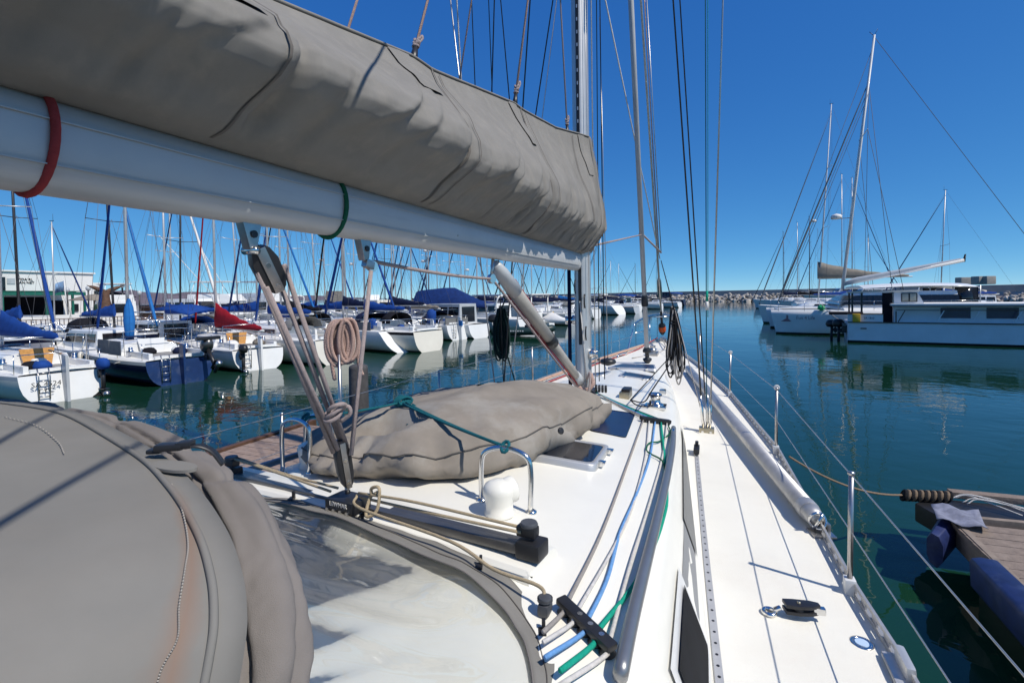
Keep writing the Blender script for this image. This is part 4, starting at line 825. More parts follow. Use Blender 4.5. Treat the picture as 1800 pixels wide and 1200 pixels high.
# ================================================================== DINGHY UNDER ITS COVER
FT = [(-.30, 1.965), (.02, 2.0), (.26, 2.27), (.40, 2.7), (.46, 3.2), (.48, 3.70), (.40, 4.0), (.15, 4.18), (-.3, 4.25), (-.75, 4.15), (-.98, 3.7), (-1.02, 3.1), (-.98, 2.5), (-.82, 2.1), (-.55, 1.97)]
ft = cat([(x, y, 0) for x, y in FT], 8, True); cx_, cy_ = -.28, 3.2
prof = [(.985, 0), (1.025, .12), (1.045, .3), (1.045, .46), (1.02, .62), (.97, .76), (.9, .86), (.82, .92), (.72, .965), (.62, .985), (.52, 1), (.42, 1.01), (.32, 1.02), (.22, 1.02), (.12, 1.02), (.03, 1.02)]
rows = []
for s_, g in prof:
    row = []
    for i, p in enumerate(ft):
        x, y = cx_+(p.x-cx_)*s_, cy_+(p.y-cy_)*s_; H = itp(y, [(1.9, .20), (2.3, .26), (2.8, .29), (3.3, .295), (3.8, .255), (4.25, .15)])-.05*max(0, -(x+.3))
        th = i/len(ft)*2*math.pi; tf = 1-.55*max(0, min(1, (g-.7)/.25))
        h = H*g; h -= .24*math.exp(-(((x+.47)/.25)**2+((y-2.27)/.10)**2)**1.5)*min(1, g*1.2)
        h += .035*math.exp(-((x+.05-.25*(y-3))/.16)**2)*math.exp(-((y-3.1)/.6)**2)*g
        wr = .010*nz(x, y, g*.4, 4.5)*tf+.016*nz(x*1.5, y*.7, g, 2.2)+.085*tf*(.2-abs(nz(x*1.3-y*.9, y*.8+x*.5, g*.5, 1.9)))+.045*tf*(.2-abs(nz(x*2.4+y*1.1, y*1.2-x, g, 2.6)))+.02*tf*(.2-abs(nz(x*4-y*3, y*3+x*2, g, 2.6)))
        if g < .8: wr += .05*math.sin(th*17+3*math.sin(th*3))*g*(1-g)+.03*math.sin(th*31+g*4)*(1-g)*g
        o_ = V((x-cx_, y-cy_, 0)).normalized()
        row.append(V((x, y, roofz(x, y)+h))+o_*(wr*1.3 if g < .9 else 0)+V((0, 0, wr if g > .3 else 0)))
    rows.append(row)
DC = thing('dinghy_cover', 'taupe canvas bag over an upturned dinghy lashed on the cabin roof', 'boat cover', (cx_, cy_, 1.85))
mb = MB(); mb.loft(rows[::-1], cap=False); o_ = mb.build('canvas', BAGC, DC)
MB().tube([r_+V((0, 0, .004))+(r_-V((cx_, cy_, r_.z))).normalized()*.004 for r_ in rows[4]], .0035, 6, closed=True).build('seam', SEAM, DC)
mb = MB(); p = rows[2][30]; mb.lathe([(.018, 0), (.02, .006), (.012, .01)], onroof(985, 757, .18), 10, axis=(.7, -.6, .3)); mb.build('drain_eyelet', BLACK, DC)
def dctop(x, y, up=.012):
    return max(((q_ for r_ in rows for q_ in r_)), key=lambda q_: -((q_.x-x)**2+(q_.y-y)**2)+(.02*q_.z)).z+up
kn = V((-.47, 2.52, 0)); kn.z = dctop(kn.x, kn.y, .02)
gr, gl = V((.46, 1.93, roofz(.46, 1.93)+.255)), V((-.78, 2.05, roofz(-.8, 2)+.29))
L_ = MB()
for o_ in (0, .028):
    L_.tube(sag(gr+V((o_*.3, 0, .0)), kn+V((.02, -o_, 0)), .01), .0075, 8).tube(sag(kn+V((-.02, -o_, 0)), gl+V((0, o_*.6, 0)), .01), .0065, 8)
for k in range(5): L_.tube([kn+V((.03*math.cos(t+k)+.012*k-.03, .028*math.sin(t+k*1.3), .022*math.sin(t+k)+.01)) for t in [2*math.pi*j/10 for j in range(10)]], .008, 8, closed=True)
L_.tube(cat([kn+V((.08, -.02, 0)), kn+V((.16, -.05, -.03)), kn+V((.17, -.12, -.08)), kn+V((.12, -.14, -.09))], 5), .006, 6)
for c in (gr, gl): L_.tube([c+V((.016*math.cos(t), .02*math.sin(t), .018*math.sin(t))) for t in [2*math.pi*j/10 for j in range(10)]], .0075, 8, closed=True)
tag(L_.build('lashing_rope', ROPETEAL), 'doubled teal rope knotted over the dinghy cover and tied to both steel guards', 'rope')
# ================================================================== POLE ON DECK, COILS, DECK BLOCK
pa, pb = ondeck(1437, 915, .085), ondeck(1222, 662, .09); pd = (pb-pa).normalized(); pb = pa+pd*5.6
SPP = thing('spinnaker_pole', 'long scuffed aluminium spinnaker pole lashed along the starboard rail', 'pole', tuple(pa-V((0, 0, .08))))
MB().tube([pa+pd*.12, pb], .062, 20).build('tube', POLEALU, SPP)
mb = MB(); mb.tube([pa+pd*.02, pa+pd*.13], [.05, .064], 16); mb.lathe([(.064, .12), (.066, .13), (.066, .2), (.064, .21)], pa, 20, axis=pd); mb.build('pole_end', POLEALU, SPP)
mb = MB(); mb.tube([pa+V((.045*math.cos(t), -.0+.012*math.sin(t*2), .05*math.sin(t))) for t in [2*math.pi*j/18 for j in range(18)]], .009, 8, closed=True); mb.tube([pa+V((-.02, .01, -.06)), pa+V((0, -.02, .0)), pa+V((.03, .0, .05))], .01, 8); mb.build('pole_hook', STEEL, SPP)
mb = MB(); mb.box(pa+V((0.02, .0, -.075)), (.13, .12, .014), rz=.25); mb.box(pa+V((.05, .02, -.04)), (.02, .08, .07), rz=.25); mb.build('pole_chock', DULLSTEEL, SPP, bevel=.004)
def coil(name, c, w_, h, n, r, m, lab, drop=.0, seed=1, ax=V((1, .3, 0)), bunch=0.0, tails=(), category='rope', joints=None, strands=0):
    rs_ = random.Random(seed); ax = ax.normalized(); dn = V((0, 0, -1)); ot = ax.cross(dn); mb = MB()
    for k in range(n):
        o_ = ax*((k/(max(1, n-1))-.5)*w_*.55)+ot*rs_.uniform(-.3, .3)*w_*.3; hh = h*rs_.uniform(.85, 1.05); ww = w_*rs_.uniform(.38, .52); P = []
        for j in range(14):
            t = 2*math.pi*j/14; sx = math.sin(t)*ww*(1-bunch*max(0, math.cos(t))); P.append(c+o_+ax*sx+dn*(hh*.5*(1-math.cos(t)))+ot*(rs_.uniform(-.12, .12)*w_+.1*w_*math.sin(t+k)))
        P = cat(P, 4, True)
        mb.tube(P, r, 8, closed=True)
    for t_ in tails: mb.tube(cat([V(p) for p in t_], 6), r, 8)
    return tag(mb.build(name, m), lab, category)
pb0 = V((-1.87, 3.55, 1.29)); MB().tube([pb0, V((-1.9, 3.57, 2.30))], .016, 8).build('rail_pole', DULLSTEEL, Y)
ch = onx(602, 562, -1.9); 
mb = MB(); rs_ = random.Random(4)
def twist(P, r):       # a laid rope: three strands wound round one another
    P = cat(P, 10)
    for s_ in range(3):
        Q = []
        for i, p in enumerate(P):
            t = (P[min(i+1, len(P)-1)]-P[max(i-1, 0)]).normalized(); a = t.cross(V((.3, .9, .1))).normalized(); b = t.cross(a); th = i*.9+s_*2.094; Q.append(p+(a*math.cos(th)+b*math.sin(th))*r*.55)
        mb.tube(Q, r*.62, 6)
for k in range(9):
    o_ = V((.011*(k-4), rs_.uniform(-.05, .05), rs_.uniform(-.015, .01))); hh = .40*rs_.uniform(.85, 1.05); ww = .06+rs_.uniform(0, .05); sgn_ = V((.55, .84, 0))
    twist([ch+o_+sgn_*(math.sin(t)*ww)+V((0, 0, -hh*.5*(1-math.cos(t)))) for t in [2*math.pi*j/14-.2 for j in range(15)]], .0165)
twist([ch+V((.06, .09, -.02)), ch+V((.08, .12, -.2)), ch+V((.075, .12, -.4)), ch+V((.1, .14, -.53))], .0175); twist([ch+V((-.06, -.09, -.3)), ch+V((-.06, -.08, -.42)), ch+V((-.05, -.06, -.55))], .0165)
tag(mb.build('coiled_rope', ROPEPK), 'coil of thick twisted pinkish mooring rope hung on a thin pole at the port rail', 'coiled rope')
c3 = V((-1.165, 5.6, 2.66)); coil('coiled_rope', c3, .15, .62, 18, .009, ROPEDG, 'black-green rope coil hanging from the port shroud left of the mast', seed=2, bunch=.55, tails=([c3, c3+V((.05, 0, .1)), c3+V((.03, 0, .16))], [c3+V((.02, 0, -.4)), c3+V((.08, .1, -.75)), c3+V((.16, .1, -1.0))]))
c4 = V((.755, 7.0, 2.62))
mb = MB(); rs_ = random.Random(9)
for k in range(17):
    a = c4+V((rs_.uniform(-.03, .02), rs_.uniform(-.02, .02), rs_.uniform(-.12, .03))); x1 = rs_.uniform(-.085, .05); zb = rs_.uniform(-.93, -.6); x2 = x1+rs_.uniform(.03, .11)
    P = [a, a+V((x1*.5, rs_.uniform(-.03, .03), zb*.5)), a+V((x1, rs_.uniform(-.04, .04), zb*.85)), a+V(((x1+x2)/2, 0, zb)), a+V((x2, rs_.uniform(-.04, .04), zb*.85)), a+V((x2*.6+.02, rs_.uniform(-.03, .03), zb*.45)), a+V((.03, 0, -.05))]
    mb.tube(cat(P, 6), .0095, 7, m=0 if k % 3 else 1)
for zz in (-.16, -.2): mb.tube([c4+V((.045*math.cos(t), .04*math.sin(t), zz+.01*math.sin(t))) for t in [2*math.pi*j/12 for j in range(12)]], .01, 7, closed=True)
tag(mb.build('coiled_rope', [ROPEB, ROPEGY]), 'bundle of black and grey jib sheets hanging in loops right of the inner furler', 'coiled rope')
bA, bB = ondeck(1352, 1076, .02), ondeck(1440, 1084, .03)
SB = thing('snatch_block', 'black snatch block with a chrome eye lying on the white side deck', 'block', tuple(ondeck(1390, 1085)))
bd = (bB-bA).normalized(); bs_ = V((-bd.y, bd.x, 0)).normalized(); L = (bB-bA).length
MB().tube([bA+bd*(.026*math.cos(t))+bs_*(.026*math.sin(t))+V((0, 0, .004)) for t in [2*math.pi*j/18 for j in range(18)]], .010, 8, closed=True).lathe([(.022, -.018), (.034, -.016), (.03, -.01)], bA, 18).build('eye', STEEL, SB)
pr_ = [(-.34, .55), (-.1, .62), (.3, .58), (.5, .35), (.52, -.1), (.3, -.5), (0, -.62), (-.3, -.5)]
for zz, h in ((.012, .016), (.042, .016)):
    o_ = bA.lerp(bB, .58)+V((0, 0, zz)); MB().prism([(a*L*.85, b*.05) for a, b in pr_], 0, h, M=Matrix((bd, bs_, V((0, 0, 1)))).transposed(), o=o_).build('cheek', BLACK, SB, bevel=.004)
o_ = bA.lerp(bB, .6); MB().lathe([(.02, .02), (.026, .03), (.02, .042)], o_, 16).build('sheave', RUBBER, SB); MB().lathe([(.008, .058), (.008, .063), (.004, .064)], o_, 10).build('pin', GOLDST, SB)
mb = MB(); mb.box(bB+V((0, 0, .03)), (.05, .028, .03), rz=math.atan2(bd.y, bd.x)); mb.tube([bA+bd*.02+V((0, 0, .015)), bA+bd*.05+V((0, 0, .03))], .012, 8); mb.build('shackle', STEEL, SB, bevel=.005)
# ================================================================== PONTOONS, PILE, MOORING
PLANK = mat('weathered_planks', (.27, .19, .145), .85, var=.25, scale=14, bump=.5, bscale=60, stain=(.34, .30, .27), stain_amt=.5)
PLANKR = mat('brown_planks', (.215, .165, .13), .8, var=.2, scale=14, bump=.5, bscale=60, stain=(.33, .27, .22), stain_amt=.4)
PT = thing('pontoon', 'grey-brown planked pontoon beyond the port rail of the yacht', 'pontoon', (-4, 3, 0))
mb = MB(); rs_ = random.Random(8)
for i in range(66):
    y = -3+.152*i+(0); mb.box((-3.95, y, .47+rs_.uniform(-.004, .004)), (3.5, .143, .045), rz=rs_.uniform(-.003, .003))
mb.build('planks', PLANK, PT); mb = MB(); mb.box((-5.78, 2, .40), (.10, 10.4, .26)); mb.box((-2.13, 2, .40), (.10, 10.4, .26)); mb.build('edge_beam', DARKWOOD, PT); MB().box((-3.95, 2, .14), (3.3, 10, .5)).build('float', CONC, PT)
mb = MB(); mb.tube([(-2.16, -2, .44), (-2.16, 6.8, .44)], .07, 10); mb.build('edge_fender', NAVYC, PT)
for y in (.9, 3.3, 5.8): MB().tube([(-5.84, y, .2), (-5.84, y, 1.0)], .02, 8).build('pontoon_post', DULLSTEEL, PT) if False else None
p = onz(632, 742, .5); pt_ = ony(632, 647, p.y)
PP = V((-5.15, 7.72, 0)); PI = thing('mooring_pile', 'weathered grey mooring pile at the outer edge of the port pontoon', 'pile', tuple(PP))
MB().lathe([(.19, -.5), (.185, .6), (.18, 1.45), (.172, 1.50), (.12, 1.53), (.0, 1.54)], PP, 20).build('post', PILEM, PI)
PS = thing('pontoon', 'brown planked finger pontoon with blue bumpers beside the starboard rail', 'pontoon', (4.4, 3, 0))
mb = MB()
for i in range(60):
    y = -2.5+.145*i; mb.box((4.75, y, .53+rs_.uniform(-.003, .003)), (2.7, .137, .045), rz=.05+rs_.uniform(-.003, .003))
mb.build('planks', PLANKR, PS)
mb = MB(); mb.bar((3.36, -2.5, .44), (3.45, 6.15, .44), .05, .24); mb.bar((3.45, 6.2, .44), (6.2, 6.45, .44), .06, .26); mb.build('edge_beam', mat('grey_timber', (.24, .19, .15), .85, var=.25, scale=9, stain=(.12, .1, .09), stain_amt=.4), PS)
MB().box((4.8, 1.8, .12), (2.5, 8.2, .5)).build('float', CONC, PS)
mb = MB(); mb.prism([(3.4, 6.28), (3.28, 6.62), (3.5, 6.85), (6.2, 7.0), (6.2, 6.52)], .30, .50); mb.build('end_fender_board', BLACK, PS, bevel=.02)
mb = MB(); mb.bar((3.7, 6.98, .53), (6.2, 7.1, .53), .12, .07); mb.build('end_beam', PLANKR, PS, bevel=.01)
rows = []
for i in range(9):
    t = i/8; y = 5.25-4.2*t
    rows.append([(3.42, y, .588+.006*math.sin(t*9)), (3.31, y, .592), (3.25, y, .575), (3.235, y, .54), (3.245, y, .34), (3.27, y, .31), (3.38, y, .31)])
mb = MB(); mb.loft(rows); mb.build('bumper', BLUEV, PS, bevel=.02)
rows = []
for i in range(6):
    t = i/5; c = V((3.42, 6.2, .42)).lerp(V((3.16, 5.78, .36)), t); w_ = .085*(1-.25*t)
    rows.append([c+V((a*w_*.8+.02, a*w_*-.6, b*.16)) for a, b in ((-1, .6), (-.4, 1), (.5, .9), (1, .4), (1, -.5), (.3, -1), (-.6, -.8), (-1, -.3))])
mb = MB(); mb.loft(rows); mb.build('corner_bumper', BLUEV, PS, bevel=.01)
# rope-wrapped fender and lashings at the pontoon tip
ra, rb = V((3.2, 6.68, .55)), V((3.62, 6.76, .56)); mb = MB()
for i in range(15):
    c = ra.lerp(rb, i/14); mb.tube([c+V((.02*math.sin(t), .055*math.cos(t), .05*math.sin(t))) for t in [2*math.pi*j/12 for j in range(12)]], .017, 7, closed=True, m=i % 2)
mb.tube([ra, rb], .04, 8); tag(mb.build('rope_wrapping', [ROPEB, BROWNR]), 'dark rope wrapped tightly round the tip of the starboard pontoon', 'rope')
mb = MB(); rs_ = random.Random(12)
for k in range(5):
    a = rb+V((.03*k, rs_.uniform(-.1, .1), -.02)); mb.tube(cat([a, a+V((.15, .0, .06)), a+V((.3+.1*k, -.1-.04*k, .04)), a+V((.5+.1*k, -.25, -.0))], 5), .006, 6)
tag(mb.build('frayed_rope', ROPEW), 'frayed pale rope ends lying over the tip of the starboard pontoon', 'rope')
mb = MB(); mb.grid([[V((3.25+.35*u+.1*v, 5.95+.45*v-.1*u, .60+.02*math.sin(u*9+v*5))) for v in [q/6 for q in range(7)]] for u in [q/8 for q in range(9)]]); tag(mb.build('torn_cloth', mat('faded_blue_cloth', (.20, .21, .27), .9, var=.4, scale=9), thick=.006), 'faded torn blue cloth wrapped over the pontoon corner', 'cloth')
ma = ondeck(1388, 803, .02); mb = MB()
for o_ in (0, .02): mb.tube(sag(ma+V((0, o_, 0)), ra+V((0, o_, .0)), .10, 16), .0075, 8)
tag(mb.build('mooring_rope', BROWNR), 'slack brown mooring rope from the yacht rail to the starboard pontoon', 'rope')
# ================================================================== MOORED BOATS
SHPB = [(0, .70), (.1, .82), (.25, .95), (.42, 1.0), (.6, .92), (.75, .72), (.88, .40), (.96, .14), (1, .02)]
def hull_mesh(L, B, fb, hm, root, deckm=BOATDECK, stripe=None, boot=None, tr=None, flare=.0, full=0.0, rake=.5, bowz=.28, scoop=False):
    n = 18; mb = MB(); top = []; rings = []
    mats = [hm, stripe or hm, boot or GREENW, tr or hm]
    for i in range(n+1):
        t = i/n; b = B/2*(itp(t, SHPB)**(1-full)); s = fb*(1+bowz*t*t); k = 1-.45*max(0, (t-.5)/.5)
        xs = lambda z: t*L+(rake*(z/s-1)*.9*t**4 if t > .5 else (-.18*(1-z/s) if not scoop else -1.0*(1-max(z, 0)/s)**.8)*(1-t*2)**3 if t < .5 else 0)
        prof = [(b*(1+flare*t), s), (b*(1+flare*t*.8)*.995, s*.86), (b*(.975*k+.02*(1-k)), s*.62), (b*.92*k, s*.38), (b*.83*k, s*.2), (b*.73*k, s*.09), (b*.66*k, .03), (b*.42*k, -.2), (0, -.35)]
        rings.append([(xs(z), y, z) for y, z in prof]+[(xs(z), -y, z) for y, z in prof[-2::-1]])
    m_ = [1, 0, 0, 0, 0, 2, 2, 2, 2, 2, 2, 0, 0, 0, 0, 1]
    mb.loft(rings, closed=False, cap=False, mats=m_+[0]); mb.add(rings[0], [list(range(len(rings[0])))], 3, False)
    h = mb.build('hull', mats, root, local=True)
    d = MB(); rows = []
    for i in range(n+1):
        t = i/n; b = B/2*(itp(t, SHPB)**(1-full))*(1+flare*t); s = fb*(1+bowz*t*t); rows.append([(t*L, b*q, s+.03+.05*(1-q*q)) if abs(q) < 1 else (t*L, b*q, s-.01) for q in (-1, -.97, -.5, 0, .5, .97, 1)])
    d.grid(rows, smooth=False); d.build('deck', deckm, root, local=True); return h
def out_board(root, x, y, z, cowl, s=1.0, tilt=.0):
    M = Matrix.Rotation(tilt, 3, 'Y'); o = V((x, y, z)); T = lambda *p: o+M @ (V(p)*s)
    mb = MB(); rings = []
    for zz, w_, l_ in ((.30, .05, .08), (.32, .13, .2), (.42, .16, .26), (.54, .15, .24), (.62, .1, .16), (.64, .03, .05)):
        rings.append([T(-.05+l_*math.cos(a), w_*math.sin(a), zz) for a in [2*math.pi*k/14 for k in range(14)]])
    mb.loft(rings); c = mb.build('outboard_motor', cowl, root, local=True)
    mb = MB(); mb.tube([T(-.03, 0, .32), T(-.05, 0, -.35)], .06*s, 8); mb.tube([T(.1, 0, -.42), T(-.22, 0, -.42)], .05*s, 8); mb.bar(T(.1, 0, -.28), T(-.28, 0, -.28), .16*s, .02*s); mb.bar(T(.05, 0, .25), T(.2, 0, .1), .12*s, .2*s)
    mb.build('motor_leg', BLACK if cowl != BLACK else RUBBER, c, local=True); MB().lathe([(.02, -.06), (.10*s, -.01), (.10*s, .01), (.02, .05)], T(-.28, 0, -.42), 10, axis=(1, 0, 0)).build('propeller', DULLSTEEL, c, local=True)
def sail_bag(root, mx, z, ln, m, h0=.62, h1=.2, w_=.17, low=False, boomm=PAINTALU):
    mb = MB(); mb.tube([(mx-.05, 0, z), (mx-ln, 0, z+.02)], .05, 8); b = mb.build('boom', boomm, root, local=True)
    if not m: return
    mb = MB(); rings = []
    for i in range(17):
        u = i/16; h = h1+(h0-h1)*(1-u)**1.6; x = mx+.1-ln*.98*u; w2 = w_*(1-.45*u)*(.35 if i in (0, 16) else 1); k = .03*math.sin(i*1.9)
        rings.append([(x, w2*q_, z+.02+h*hh+k*(hh > .3)) for q_, hh in ((.3, -.02), (.9, .1), (1, .3), (.62, .62), (.15, 1), (-.15, 1), (-.62, .62), (-1, .3), (-.9, .1), (-.3, -.02))])
    mb.loft(rings); mb.build('sail_cover', m, b, local=True)
def sailboat(stern, head, L, B, fb, H, lab, hm=HULLW, jib=None, bag=None, name='sailboat', mastm=ALU, mx=.56, detail=2, stripe=None, door=None, rudder=None, ladder=False, cabm=HULLW, hood=None, group='sailing boats moored in the marina', cab=(.28, .70), transom=None, upright=None, sp=.5, jr=.075, ln=.38, bz=None, boot=None, scoop=False, tarp=None, rake=0, bh=.62, weather=None, radar=False, rails=True):
    rt = thing(name, lab, 'sailboat', (stern[0], stern[1], 0), head, group); rt['_o'] = (0, 0, 0)
    hull_mesh(L, B, fb, hm, rt, stripe=stripe, tr=transom, boot=boot, scoop=scoop, full=.15 if scoop else 0)
    c0, c1 = cab[0]*L, cab[1]*L; ch = .42*min(1.1, L/8.5); mb = MB(); rings = []
    for u in (0, .04, .3, .6, .85, 1):
        x = c0+(c1-c0)*u; t = x/L; b = B/2*itp(t, SHPB)*.66; s = fb*(1+.28*t*t)+.03; h = ch*(1-.25*u) if u < .9 else .06
        if u == 0: x0 = x
        rings.append([(x+(.12 if u == 0 else 0), b*a, s+h*q_) for a, q_ in ((1, -.1), (.96, .4), (.86, .92), (.5, 1.08), (0, 1.12), (-.5, 1.08), (-.86, .92), (-.96, .4), (-1, -.1))])
    mb.loft(rings, smooth=False); cabin = mb.build('cabin', cabm, rt, local=True)
    for s_ in (1, -1):
        mb = MB(); a, b_ = (.12, .42), (.5, .78)
        for u0, u1 in (a, b_):
            P = []
            for u, f in ((u0, .35), (u1, .42), (u1-.02, .8), (u0+.02, .8)):
                x = c0+(c1-c0)*u; t = x/L; b = B/2*itp(t, SHPB)*.66*(.975-.09*f)+.02; s = fb*(1+.28*t*t)+.03; P.append((x, s_*b, s+ch*(1-.25*u)*f))
            mb = MB(); mb.add(P+[(p[0], p[1]+s_*.015, p[2]) for p in P], [[0, 1, 2, 3], [4, 5, 6, 7], [0, 1, 5, 4], [1, 2, 6, 5], [2, 3, 7, 6], [3, 0, 4, 7]], 0, False)
            mb.build('cabin_window', GLASS, cabin, local=True)
    sz = fb+.03
    # cockpit coamings, and a flat dark panel painting in the shade of a well
    if detail:
        mb = MB()
        for s_ in (1, -1): mb.box((c0*.52, s_*B*.27, sz+.10), (c0*.86, .12, .24))
        mb.box((.10, 0, sz+.06), (.12, B*.5, .14)); mb.build('coaming', cabm, rt, local=True, bevel=.02)
        MB().box((c0*.55, 0, sz+.055), (c0*.8, B*.34, .02)).build('footwell_shade', mat('shaded_cockpit_sole', (.25, .24, .22), .8), rt, local=True)
    if door:
        mb = MB(); w_ = B*.15; mb.add([(c0+.05, w_, sz+ch+.16), (c0+.05, -w_, sz+ch+.16), (c0-.06, -w_*.72, sz-.02), (c0-.06, w_*.72, sz-.02), (c0+.10, w_, sz+ch+.16), (c0+.10, -w_, sz+ch+.16), (c0, -w_*.72, sz-.02), (c0, w_*.72, sz-.02)], [[0, 1, 2, 3], [4, 5, 6, 7], [0, 1, 5, 4], [1, 2, 6, 5], [2, 3, 7, 6], [3, 0, 4, 7]], 0, False); mb.build('companionway_door', door, rt, local=True)
    m0 = mx*L; mz = fb*(1+.28*mx*mx)+(ch*.9 if cab[0] < mx < cab[1] else .05); hx = m0-rake*H
    ms_ = MB().tube([(m0, 0, mz), ((m0+hx)/2, 0, (mz+H)/2), (hx, 0, H)], [.052*L/9, .05*L/9, .038*L/9], 8, ellipse=(.8, 1.2)).build('mast', mastm, rt, local=True)
    tips = []
    for k in ((sp,) if H < 13 else (.38, .68)):
        zz = mz+(H-mz)*k; xx = m0+(hx-m0)*k
        for s_ in (1, -1):
            MB().tube([(xx, 0, zz), (xx-.15, s_*B*.30, zz+.06)], .02, 6).build('spreader', mastm, ms_, local=True)
        tips.append((xx-.15, B*.30, zz+.06))
    mb = MB(); mb.box((hx, 0, H+.05), (.3, .03, .03)); mb.tube([(hx+.1, 0, H), (hx+.1, 0, H+.45)], .008, 5); mb.build('masthead_gear', BLACK, ms_, local=True)
    if radar: MB().lathe([(.02, -.12), (.2, -.1), (.22, 0), (.16, .1), (.02, .13)], (m0+.32, 0, mz+(H-mz)*.42), 14).build('radar_dome', WHITEC, ms_, local=True)
    fz = fb*1.28+.1; mb = MB(); wr = .007
    mb.tube([(L*.99, 0, fz), (hx+.05, 0, H*.97)], wr, 5); mb.tube([(.05, 0, fb+.1), (hx, 0, H)], wr, 5)
    for s_ in (1, -1):
        q_ = (m0-.2, s_*B*.46, fb+.1)
        for tp in tips: mb.tube([q_, (tp[0], s_*tp[1], tp[2])], wr, 5); mb.tube([(tp[0], s_*tp[1], tp[2]), (hx, 0, H*.98)], wr, 5)
        mb.tube([(m0+.3, s_*B*.42, fb+.1), (m0, 0, tips[0][2])], wr, 5)
    mb.build('rigging', FARWIRE, rt, local=True)
    if jib:
        a, b_ = V((L*.985, 0, fz+.25)), V((hx+.08, 0, H*.95)); P = [a.lerp(b_, k) for k in (0, .04, .12, .4, .7, .93, 1)]
        j = MB().tube(P, [jr*.25, jr*.58, jr*.7, jr*.55, jr*.42, jr*.25, .012], 8).build('furled_headsail', jib, rt, local=True)
        MB().lathe([(.09, 0), (.03, .03), (.03, .1), (.09, .13)], (L*.985, 0, fz), 10).build('furler_drum', BLACK, j, local=True)
    if bag is not False: sail_bag(rt, m0-.05, bz or fb+ch+.62, ln*L, bag, h0=bh)
    if upright:
        mb = MB(); mb.lathe([(.05, mz-.9), (.14, mz-.5), (.17, mz-.1), (.20, mz+.3), (.15, mz+.8), (.05, mz+1.15)], (m0-.14, 0, .5), 12); mb.build('rolled_sail', upright, ms_, local=True)
    if rudder:
        mb = MB(); mb.add([(x, y, z) for y in (-.035, .035) for x, z in ((-.03, fb+.55), (-.32, fb+.5), (-.42, -.35), (-.12, -.35))], [[0, 1, 2, 3], [4, 5, 6, 7], [0, 1, 5, 4], [1, 2, 6, 5], [2, 3, 7, 6], [3, 0, 4, 7]], 0, False); mb.build('rudder', rudder, rt, local=True)
        MB().bar((-.1, 0, fb+.52), (1.0, 0, fb+.6), .05, .04).build('tiller', WOOD, rt, local=True)
    if ladder:
        mb = MB(); yy = B*.17
        for s_ in (-.12, .12): mb.tube([(-.1, yy+s_, fb+.2), (-.22, yy+s_, fb-.05), (-.20, yy+s_, .12)], .016, 6)
        for k in range(4): mb.tube([(-.21, yy-.12, .2+k*.22), (-.21, yy+.12, .2+k*.22)], .016, 6)
        mb.build('boarding_ladder', DULLSTEEL, rt, local=True)
    if hood:
        mb = MB(); rings = []
        for u in range(7):
            a = math.pi*u/6; rings.append([(x, B*.27*math.cos(a)*f, sz+ch*.8+.62*math.sin(a)**.7*f2) for x, f, f2 in ((c0-.5, 1, .95), (c0+.1, 1, 1), (c0+.75, .8, .15))])
        mb.grid(rings); mb.build('sprayhood', hood, rt, local=True, thick=.02)
    if tarp:
        mb = MB(); mb.loft([[(x, w_*a, sz+.1+h_*b_) for a, b_ in ((1, 0), (.8, .7), (0, 1), (-.8, .7), (-1, 0))] for x, w_, h_ in ((L*.55, B*.35, .15), (L*.7, B*.38, .5), (L*.9, B*.2, .3), (L*1.0, B*.06, .1))]); mb.build('foredeck_cover', tarp, rt, local=True)
    if rails and detail:
        mb = MB(); tp_ = {}
        for s_ in (1, -1):
            pts = []
            for t in (.03, .2, .38, .55, .72, .88):
                b = B/2*itp(t, SHPB)*.95; s = fb*(1+.28*t*t); mb.tube([(t*L, s_*b, s), (t*L, s_*b, s+.58)], .013, 5); pts.append((t*L, s_*b, s+.58))
            pts.append((L*1.0, s_*.12, fb*1.28+.62)); mb.tube(pts, .006, 5); mb.tube([(p[0], p[1], p[2]-.28) for p in pts], .006, 5)
            mb.tube([(L*.88, s_*B/2*.38, fb*1.2+.58), (L*.95, s_*.25, fb*1.25+.62), (L*1.0, 0, fb*1.28+.62)], .016, 6); mb.tube([(L*.97, s_*.1, fb*1.25), (L*.98, s_*.15, fb*1.28+.62)], .014, 5)
        mb.tube([(.08, -B*.34, fb+.58), (.02, 0, fb+.58), (.08, B*.34, fb+.58)], .014, 6); mb.build('guard_rail', STEEL, rt, local=True)
    return rt
def fenders(rt, L, B, fb, m, ts):
    for t, s_ in ts:
        b = B/2*itp(t, SHPB); mb = MB(); mb.lathe([(.02, 0), (.085, .05), (.095, .25), (.085, .45), (.03, .5)], (t*L, s_*(b+.08), fb*.42), 10); mb.tube([(t*L, s_*(b+.06), fb*.42+.5), (t*L, s_*b*.95, fb+.4)], .01, 5); mb.build('fender', m, rt, local=True)
G1 = 'sailing boats moored stern-out along the left pontoon'
def at(px, py): p = onz(px, py, 0); return (p.x, p.y)
HD = R(168)
a_ = sailboat(at(112, 703), R(172), 8.6, 2.75, .80, 11, 'white sailboat with a wooden door, blue-covered outboard and long blue boom cover', hm=CREAM, bag=BLUEC, jib=None, door=WOOD, rudder=GREYHULL, ladder=True, group=G1, mx=.60, cab=(.22, .70), bz=1.72, ln=.58, bh=.85, stripe=GREYHULL, transom=HULLW)
out_board(a_, -.22, -.85, .5, BLUEC, 1.0)
Mx = Matrix.Translation((-.19, .42, .45)) @ Matrix(((0, 0, -1, 0), (-1, 0, 0, 0), (0, 1, 0, 0), (0, 0, 0, 1)))
text_mesh('registration', 'SA 4524\nLYC', .19, Mx @ Matrix.Rotation(0, 4, 'Z'), BLACK, a_, .004, local=True)
